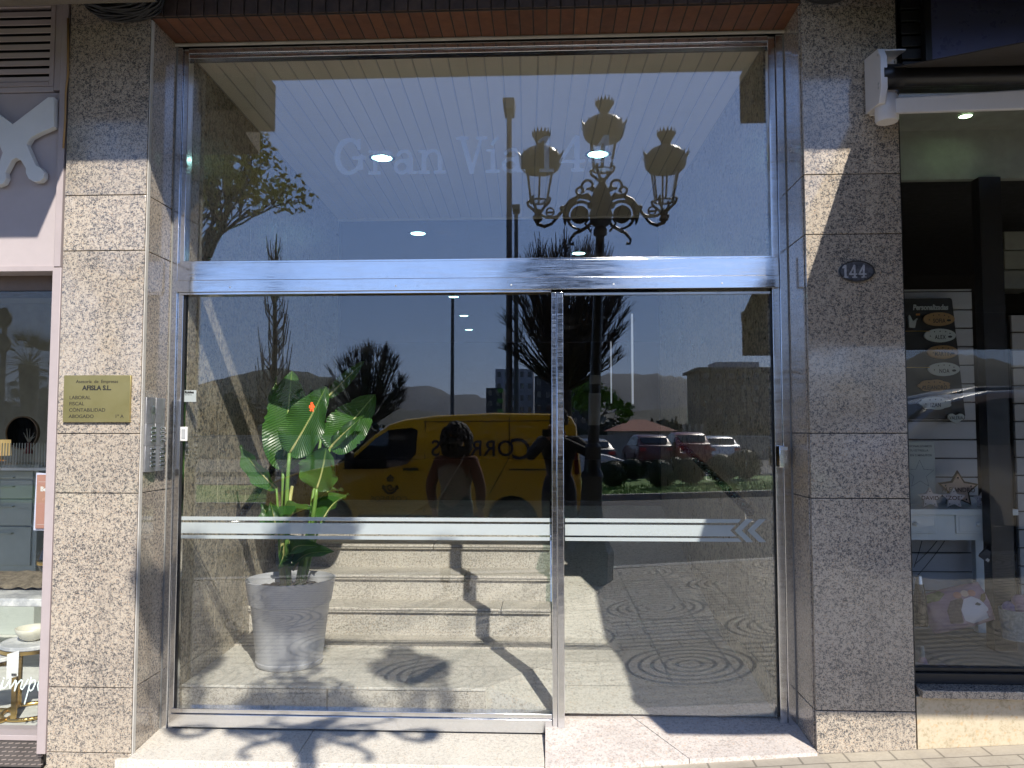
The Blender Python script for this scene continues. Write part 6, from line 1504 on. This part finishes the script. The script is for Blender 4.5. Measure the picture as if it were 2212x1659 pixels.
# ---------------- far buildings ----------------
M['bwarm'] = flat('brown_concrete', (.12, .10, .078), .8); M['bgrey'] = flat('pale_block_render', (.36, .37, .40), .8); M['bdark'] = flat('dark_block', (.05, .05, .055), .7); M['bgreen'] = flat('green_balcony', (.08, .28, .03), .6)
M['rtile'] = flat('clay_roof', (.26, .075, .045), .8, var=.3); M['bwall'] = flat('cream_render', (.34, .31, .26), .8)
def block(lab, px0, px1, py, D, dep, mat, nx, storeys, cat='building'):
    a, b = rf(px0, py, D), rf(px1, py, D); z0 = -.5
    t = thing('apartment_block', lab, cat, ((a.x + b.x) / 2, a.y, z0)); box((a.x, a.y - dep, z0), (b.x, a.y, a.z)).build('wall', mat, t)
    H_ = a.z - z0; sh = H_ / storeys; W_ = (b.x - a.x) / nx
    for i in range(nx):
        for j in range(storeys):
            x = a.x + (i + .28) * W_; z = z0 + j * sh + sh * .3; box((x, a.y - .1, z), (x + W_ * .44, a.y + .08, z + sh * .45)).build('window', M['cargl'], t)
    return t, a, b
t, a, b = block('tall brown apartment block, mirrored at the right of the glass door', 1512, 1700, 800, 150, 14, M['bwarm'], 7, 6)
box((a.x - .8, a.y - 14.5, a.z), (b.x + .5, a.y + 1.0, a.z + .5)).build('cornice', M['bwarm'], t); c0, c1 = rf(1545, 782, 152), rf(1640, 782, 152); box((c0.x, a.y - 9, a.z + .5), (c1.x, a.y - 2, c0.z)).build('penthouse', M['bgrey'], t)
t, a, b = block('pale apartment block with dark balconies behind the tall street light', 1070, 1152, 797, 190, 12, M['bgrey'], 5, 6); t, a, b = block('dark apartment block with green balconies, lower than its pale neighbour', 1050, 1085, 838, 165, 12, M['bdark'], 2, 5)
for j in range(5): box((a.x + 2.4, a.y + .1, a.z - 1.0 - j * 2.1), (a.x + 3.6, a.y + .7, a.z - .2 - j * 2.1)).build('balcony', M['bgreen'], t)
t, a, b = block('dark grey block half hidden by the large bare tree', 1155, 1290, 812, 175, 12, M['bdark'], 7, 5)
q0, q1 = rf(1325, 931, 60), rf(1455, 931, 60); hs = thing('house', 'low cream house with a red hipped roof', 'house', ((q0.x + q1.x) / 2, q0.y, -.5)); box((q0.x, q0.y - 6, -.5), (q1.x, q0.y, q0.z)).build('wall', M['bwall'], hs)
za = rf(1390, 905, 60).z; cx_ = (q0.x + q1.x) / 2
MB().add([(q0.x - .3, q0.y + .3, q0.z), (q1.x + .3, q0.y + .3, q0.z), (q1.x + .3, q0.y - 6.3, q0.z), (q0.x - .3, q0.y - 6.3, q0.z), (cx_ - .5, q0.y - 3, za), (cx_ + .5, q0.y - 3, za)], [(0, 1, 5, 4), (1, 2, 5), (2, 3, 4, 5), (3, 0, 4), (3, 2, 1, 0)]).build('roof', M['rtile'], hs)
for k in range(4): box((q1.x + .8 + k * .45, q0.y - 1, -.5), (q1.x + 1.0 + k * .45, q0.y - .8, q0.z + .5)).build('chimney', M['bwall'], hs)
q0, q1 = rf(1290, 940, 52), rf(1700, 940, 52); tagk(box((q0.x - 30, q0.y - .2, -.5), (q1.x + 25, q0.y, q0.z)).build('boundary_wall', M['bwall']), 'long low cream wall behind the parked cars', 'wall')
# ---------------- hills ----------------
M['hill'] = asphalt('wooded_hill', (.013, .022, .014), .05); M['hillfar'] = asphalt('haze_blue_wooded_hill', (.012, .022, .038), .004); M['wood'] = leafmat('near_wood', (.020, .032, .014))  # the far hill's base colour carries the blue of distant air
def ridge(prof, D, name, mat, depth, rough, z0=-2):
    xs = np.linspace(prof[0][0], prof[-1][0], 220); ys = np.interp(xs, [p[0] for p in prof], [p[1] for p in prof]); V = []; n = len(xs); rng = np.random.RandomState(len(prof)); K = 10
    tops = [rf(x, y, D) for x, y in zip(xs, ys)]
    for k in range(K + 1):
        f = k / K; h = math.sin(f * math.pi / 2)
        for i, tpt in enumerate(tops): V.append((tpt.x, tpt.y + depth * (1 - f), z0 + (tpt.z - z0) * h + (rng.rand() - .5) * rough * (1 if k < K else 1.2)))
    for i, tpt in enumerate(tops): V.append((tpt.x, tpt.y - depth * .5, z0))
    MB().add(V, [(k * n + i, k * n + i + 1, (k + 1) * n + i + 1, (k + 1) * n + i) for k in range(K + 1) for i in range(n - 1)]).build(name, mat, kind='structure', smooth=True, recalc=False)
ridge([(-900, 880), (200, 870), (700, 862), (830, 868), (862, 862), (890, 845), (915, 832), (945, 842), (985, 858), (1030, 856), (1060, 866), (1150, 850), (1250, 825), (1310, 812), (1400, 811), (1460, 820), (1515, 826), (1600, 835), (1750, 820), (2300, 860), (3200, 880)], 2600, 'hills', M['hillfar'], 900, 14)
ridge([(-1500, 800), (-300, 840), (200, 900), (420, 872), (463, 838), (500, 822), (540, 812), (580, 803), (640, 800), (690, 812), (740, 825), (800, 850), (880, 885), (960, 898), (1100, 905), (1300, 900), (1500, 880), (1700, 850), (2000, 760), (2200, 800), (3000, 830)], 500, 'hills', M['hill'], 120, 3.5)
# wood of mixed trees between street and hills
random.seed(4); wd = MB()
for i in range(150):
    px = random.uniform(-900, 2900); D = random.uniform(95, 230); py = random.uniform(910, 926) if 700 < px < 1700 else random.uniform(850, 900); q = rf(px, py, D); r = random.uniform(2.5, 5); 
    clump(240, (q.x, q.y, q.z - r), r, .8, wd, .4, 1.2); wd.tube([(q.x, q.y, -.6), (q.x, q.y, q.z - r)], .4, 5)
tagk(wd.build('far_wood', M['wood'], recalc=False), kind='stuff')
# ---------------- people ----------------
def skin(name, joints, edges, mat, parent, sub=2):
    me = bpy.data.meshes.new(name); off = chain_loc(parent); me.from_pydata([tuple(Vector(j[0]) - off) for j in joints], edges, []); o = bpy.data.objects.new(name, me); C.objects.link(o); o.parent = parent
    m_ = o.modifiers.new('skin', 'SKIN'); m_.use_smooth_shade = True; sv = me.skin_vertices[0].data
    for i, j in enumerate(joints): r = j[1]; sv[i].radius = (r, r) if not isinstance(r, tuple) else r; sv[i].use_root = (i == 0)
    s_ = o.modifiers.new('sub', 'SUBSURF'); s_.levels = sub; s_.render_levels = sub; me.materials.append(mat); return o
M['skin'] = flat('skin', (.36, .20, .14), .5, var=.05); M['hair'] = flat('dark_curly_hair', (.016, .011, .008), .7, var=.4, scale=60)
def hand(j, e, wrist_i, W0, d, up, side, curl=.5, thumb=1):
    "palm and five fingers added to the skeleton"
    d, up, side = Vector(d).normalized(), Vector(up).normalized(), Vector(side).normalized(); pm = len(j); j.append((W0 + d * .045, (.036, .016))); e.append((wrist_i, pm))
    for k, (o_, l_) in enumerate(((-.030, .070), (-.010, .080), (.010, .076), (.028, .060))):
        b = len(j); s0 = W0 + d * .088 + side * o_; p1 = s0 + d * l_ * .5 - up * curl * .02; p2 = p1 + d * l_ * .5 * (1 - curl * .5) - up * curl * .05
        j.append((s0, .0100)); j.append((p1, .0088)); j.append((p2, .0075)); e += [(pm, b), (b, b + 1), (b + 1, b + 2)]
    b = len(j); j.append((W0 + d * .035 - side * .042 * thumb, .012)); j.append((W0 + d * .075 - side * .062 * thumb - up * .01, .0100)); e += [(pm, b), (b, b + 1)]
def head(c, f, parent, hairstyle):
    "f: facing direction"
    f = Vector(f).normalized(); s_ = f.cross(Vector((0, 0, 1))).normalized()
    for sg in (-1, 1):
        p_ = c + f * .088 + s_ * sg * .031 + Vector((0, 0, .005)); MB().ball(p_, .012, 10, 8).build('eye', flat('eye_white', (.6, .6, .6), .3), parent, smooth=True); MB().ball(p_ + f * .008, .006, 8, 6).build('iris', M['ink'], parent, smooth=True)
    MB().tube([c + f * .093 - s_ * .022 - Vector((0, 0, .055)), c + f * .100 - Vector((0, 0, .057)), c + f * .093 + s_ * .022 - Vector((0, 0, .055))], [.003, .006, .003], 6).build('mouth', flat('lips', (.3, .10, .08), .5), parent, smooth=True)
    hm = MB(); random.seed(9)
    if hairstyle == 'curly':
        for _ in range(420):
            a = random.random() * 6.28; e_ = random.uniform(-1.2, 1.57); v = Vector((math.cos(a) * math.cos(e_), math.sin(a) * math.cos(e_), math.sin(e_)))
            if v.dot(f) > .45 and v.z < .55: continue
            hm.ball(c + Vector((v.x * .135, v.y * .130, v.z * .165 - .02)), random.uniform(.022, .036), 7, 5)
    else:
        for _ in range(170):
            a = random.random() * 6.28; e_ = random.uniform(-.5, 1.57); v = Vector((math.cos(a) * math.cos(e_), math.sin(a) * math.cos(e_), math.sin(e_)))
            if v.dot(f) > .4 and v.z < .5: continue
            hm.ball(c + Vector((v.x * .085, v.y * .098, v.z * .118)), .02, 6, 4)
    hm.build('hair', M['hair'], parent, smooth=True)
def person(lab, base, f, H_, arms, top, trousers, sleeves, hairstyle, vest=None):
    t = thing('person', lab, 'person', tuple(base)); b = Vector(base); f = Vector(f).normalized(); s_ = f.cross(Vector((0, 0, 1))).normalized(); k = H_ / 1.68; Z = Vector((0, 0, 1))
    def P(x, y, z): return b + s_ * x * k + f * y * k + Z * z * k
    J = [(P(0, 0, .93), (.13, .10)), (P(0, 0, 1.10), (.115, .085)), (P(0, 0, 1.30), (.145, .10)), (P(0, -.005, 1.40), (.075, .06)), (P(0, .005, 1.46), .050), (P(0, .015, 1.53), (.066, .082)), (P(0, .01, 1.60), (.072, .088)), (P(0, 0, 1.655), (.050, .06)), (P(0, .098, 1.575), .012)]
    E_ = [(0, 1), (1, 2), (2, 3), (3, 4), (4, 5), (5, 6), (6, 7), (5, 8)]
    for sg in (-1, 1):
        i = len(J); J += [(P(sg * .10, 0, .86), .085), (P(sg * .105, .01, .50), .056), (P(sg * .11, -.01, .10), .036), (P(sg * .11, .10, .035), (.036, .03))]; E_ += [(0, i), (i, i + 1), (i + 1, i + 2), (i + 2, i + 3)]
        el, wr, hd, hu, curl = arms[sg]; i = len(J); J += [(P(sg * .185, 0, 1.355), .056), (P(*el), .040), (P(*wr), .026)]; E_ += [(2, i), (i, i + 1), (i + 1, i + 2)]
        W0 = P(*wr); d = s_ * hd[0] + f * hd[1] + Z * hd[2]; u = s_ * hu[0] + f * hu[1] + Z * hu[2]; hand(J, E_, i + 2, W0, d, u, d.cross(u), curl, sg)
    skin('body', J, E_, M['skin'], t)
    def grow(nm, idx, dr, mat):
        JJ = []; EE = []; mp = {}
        for q in idx: mp[q] = len(JJ); r = J[q][1]; JJ.append((J[q][0], tuple(v + dr for v in r) if isinstance(r, tuple) else r + dr))
        for a, c in E_:
            if a in mp and c in mp: EE.append((mp[a], mp[c]))
        skin(nm, JJ, EE, mat, t)
    na = 9; L1 = [9, 10, 11]; per = 4 + 3 + 1 + 12 + 2
    r0 = 9; left_leg = [r0, r0 + 1, r0 + 2]; la_ = r0 + 4; right_leg = [r0 + per, r0 + per + 1, r0 + per + 2]; ra_ = r0 + per + 4
    grow('trousers', [0, 1] + left_leg + right_leg, .014, trousers); grow('jacket', [0, 1, 2, 3] + [la_, la_ + 1, la_ + 2, ra_, ra_ + 1, ra_ + 2], .016, sleeves)
    if vest: grow('waistcoat', [0, 1, 2, 3, la_, ra_, r0, r0 + per], .030, vest)
    for sg in (-1, 1):
        MB().ball(P(sg * .11, .05, .045), .05 * k, 12, 8, (.9, .9, .8)).ball(P(sg * .11, .13, .035), .045 * k, 12, 8, (.9, 1.2, .7)).build('shoe', M['black'], t, smooth=True)
    head(P(0, .01, 1.585), f, t, hairstyle); return t, P
g1 = gz(-.9)
M['orange'] = flat('rust_orange_knit', (.15, .065, .038), .9); M['greyvest'] = flat('grey_quilted_fabric', (.28, .235, .19), .9, bump=.003); M['jeans'] = flat('dark_trousers', (.025, .03, .045), .9); M['jacket'] = flat('black_jacket', (.012, .012, .014), .8)
pw_, PF = person('woman with dark curly hair in a grey waistcoat over rust orange sleeves', (-.88, -3.30, gz(-.85)), (.15, -1, 0), 1.54,
    {-1: ((-.27, -.03, 1.10), (-.25, .06, .86), (0, .1, -1), (0, 1, 0), .4), 1: ((.27, -.03, 1.10), (.25, .06, .86), (0, .1, -1), (0, 1, 0), .4)}, None, M['jeans'], M['orange'], 'curly', M['greyvest'])
MB().tube([PF(-.11, -.06, 1.43), PF(-.06, -.15, 1.30), PF(.06, -.155, 1.10), PF(.16, -.12, .96)], .009, 6).build('bag_strap', flat('pale_strap', (.4, .36, .3), .8), pw_, smooth=True)
pb_, PG = person('photographer in a black jacket holding a phone up, mirrored beside the door frame', (.11, -4.06, gz(.1)), (0, 1, 0), 1.72,
    {-1: ((-.30, .16, 1.20), (-.10, .30, 1.40), (.25, .25, 1), (0, 1, .2), .7), 1: ((.34, .10, 1.22), (.02, .30, 1.38), (-.3, .3, 1), (0, 1, .2), .7)}, None, M['jeans'], M['jacket'], 'short')
ph = tagk(box((-.06, -3.722, 1.44), (.10, -3.714, 1.515)).build('phone', M['black'], bevel=.002), 'black phone held up by the photographer, mirrored at the door frame', 'phone')

# ---------------- air ----------------
hzm = bpy.data.materials.new('thin_blue_haze'); hzm.use_nodes = True; t_ = hzm.node_tree; t_.nodes.remove(t_.nodes['Principled BSDF'])
pv = t_.nodes.new('ShaderNodeVolumePrincipled'); pv.inputs['Color'].default_value = (.72, .84, 1, 1); pv.inputs['Density'].default_value = .00006; pv.inputs['Anisotropy'].default_value = .2
t_.links.new(pv.outputs[0], [n for n in t_.nodes if n.type == 'OUTPUT_MATERIAL'][0].inputs['Volume'])
hz_ = box((-3600, -5200, -3.2), (3600, 16, 420)).build('haze', hzm); tagk(hz_, kind='stuff')
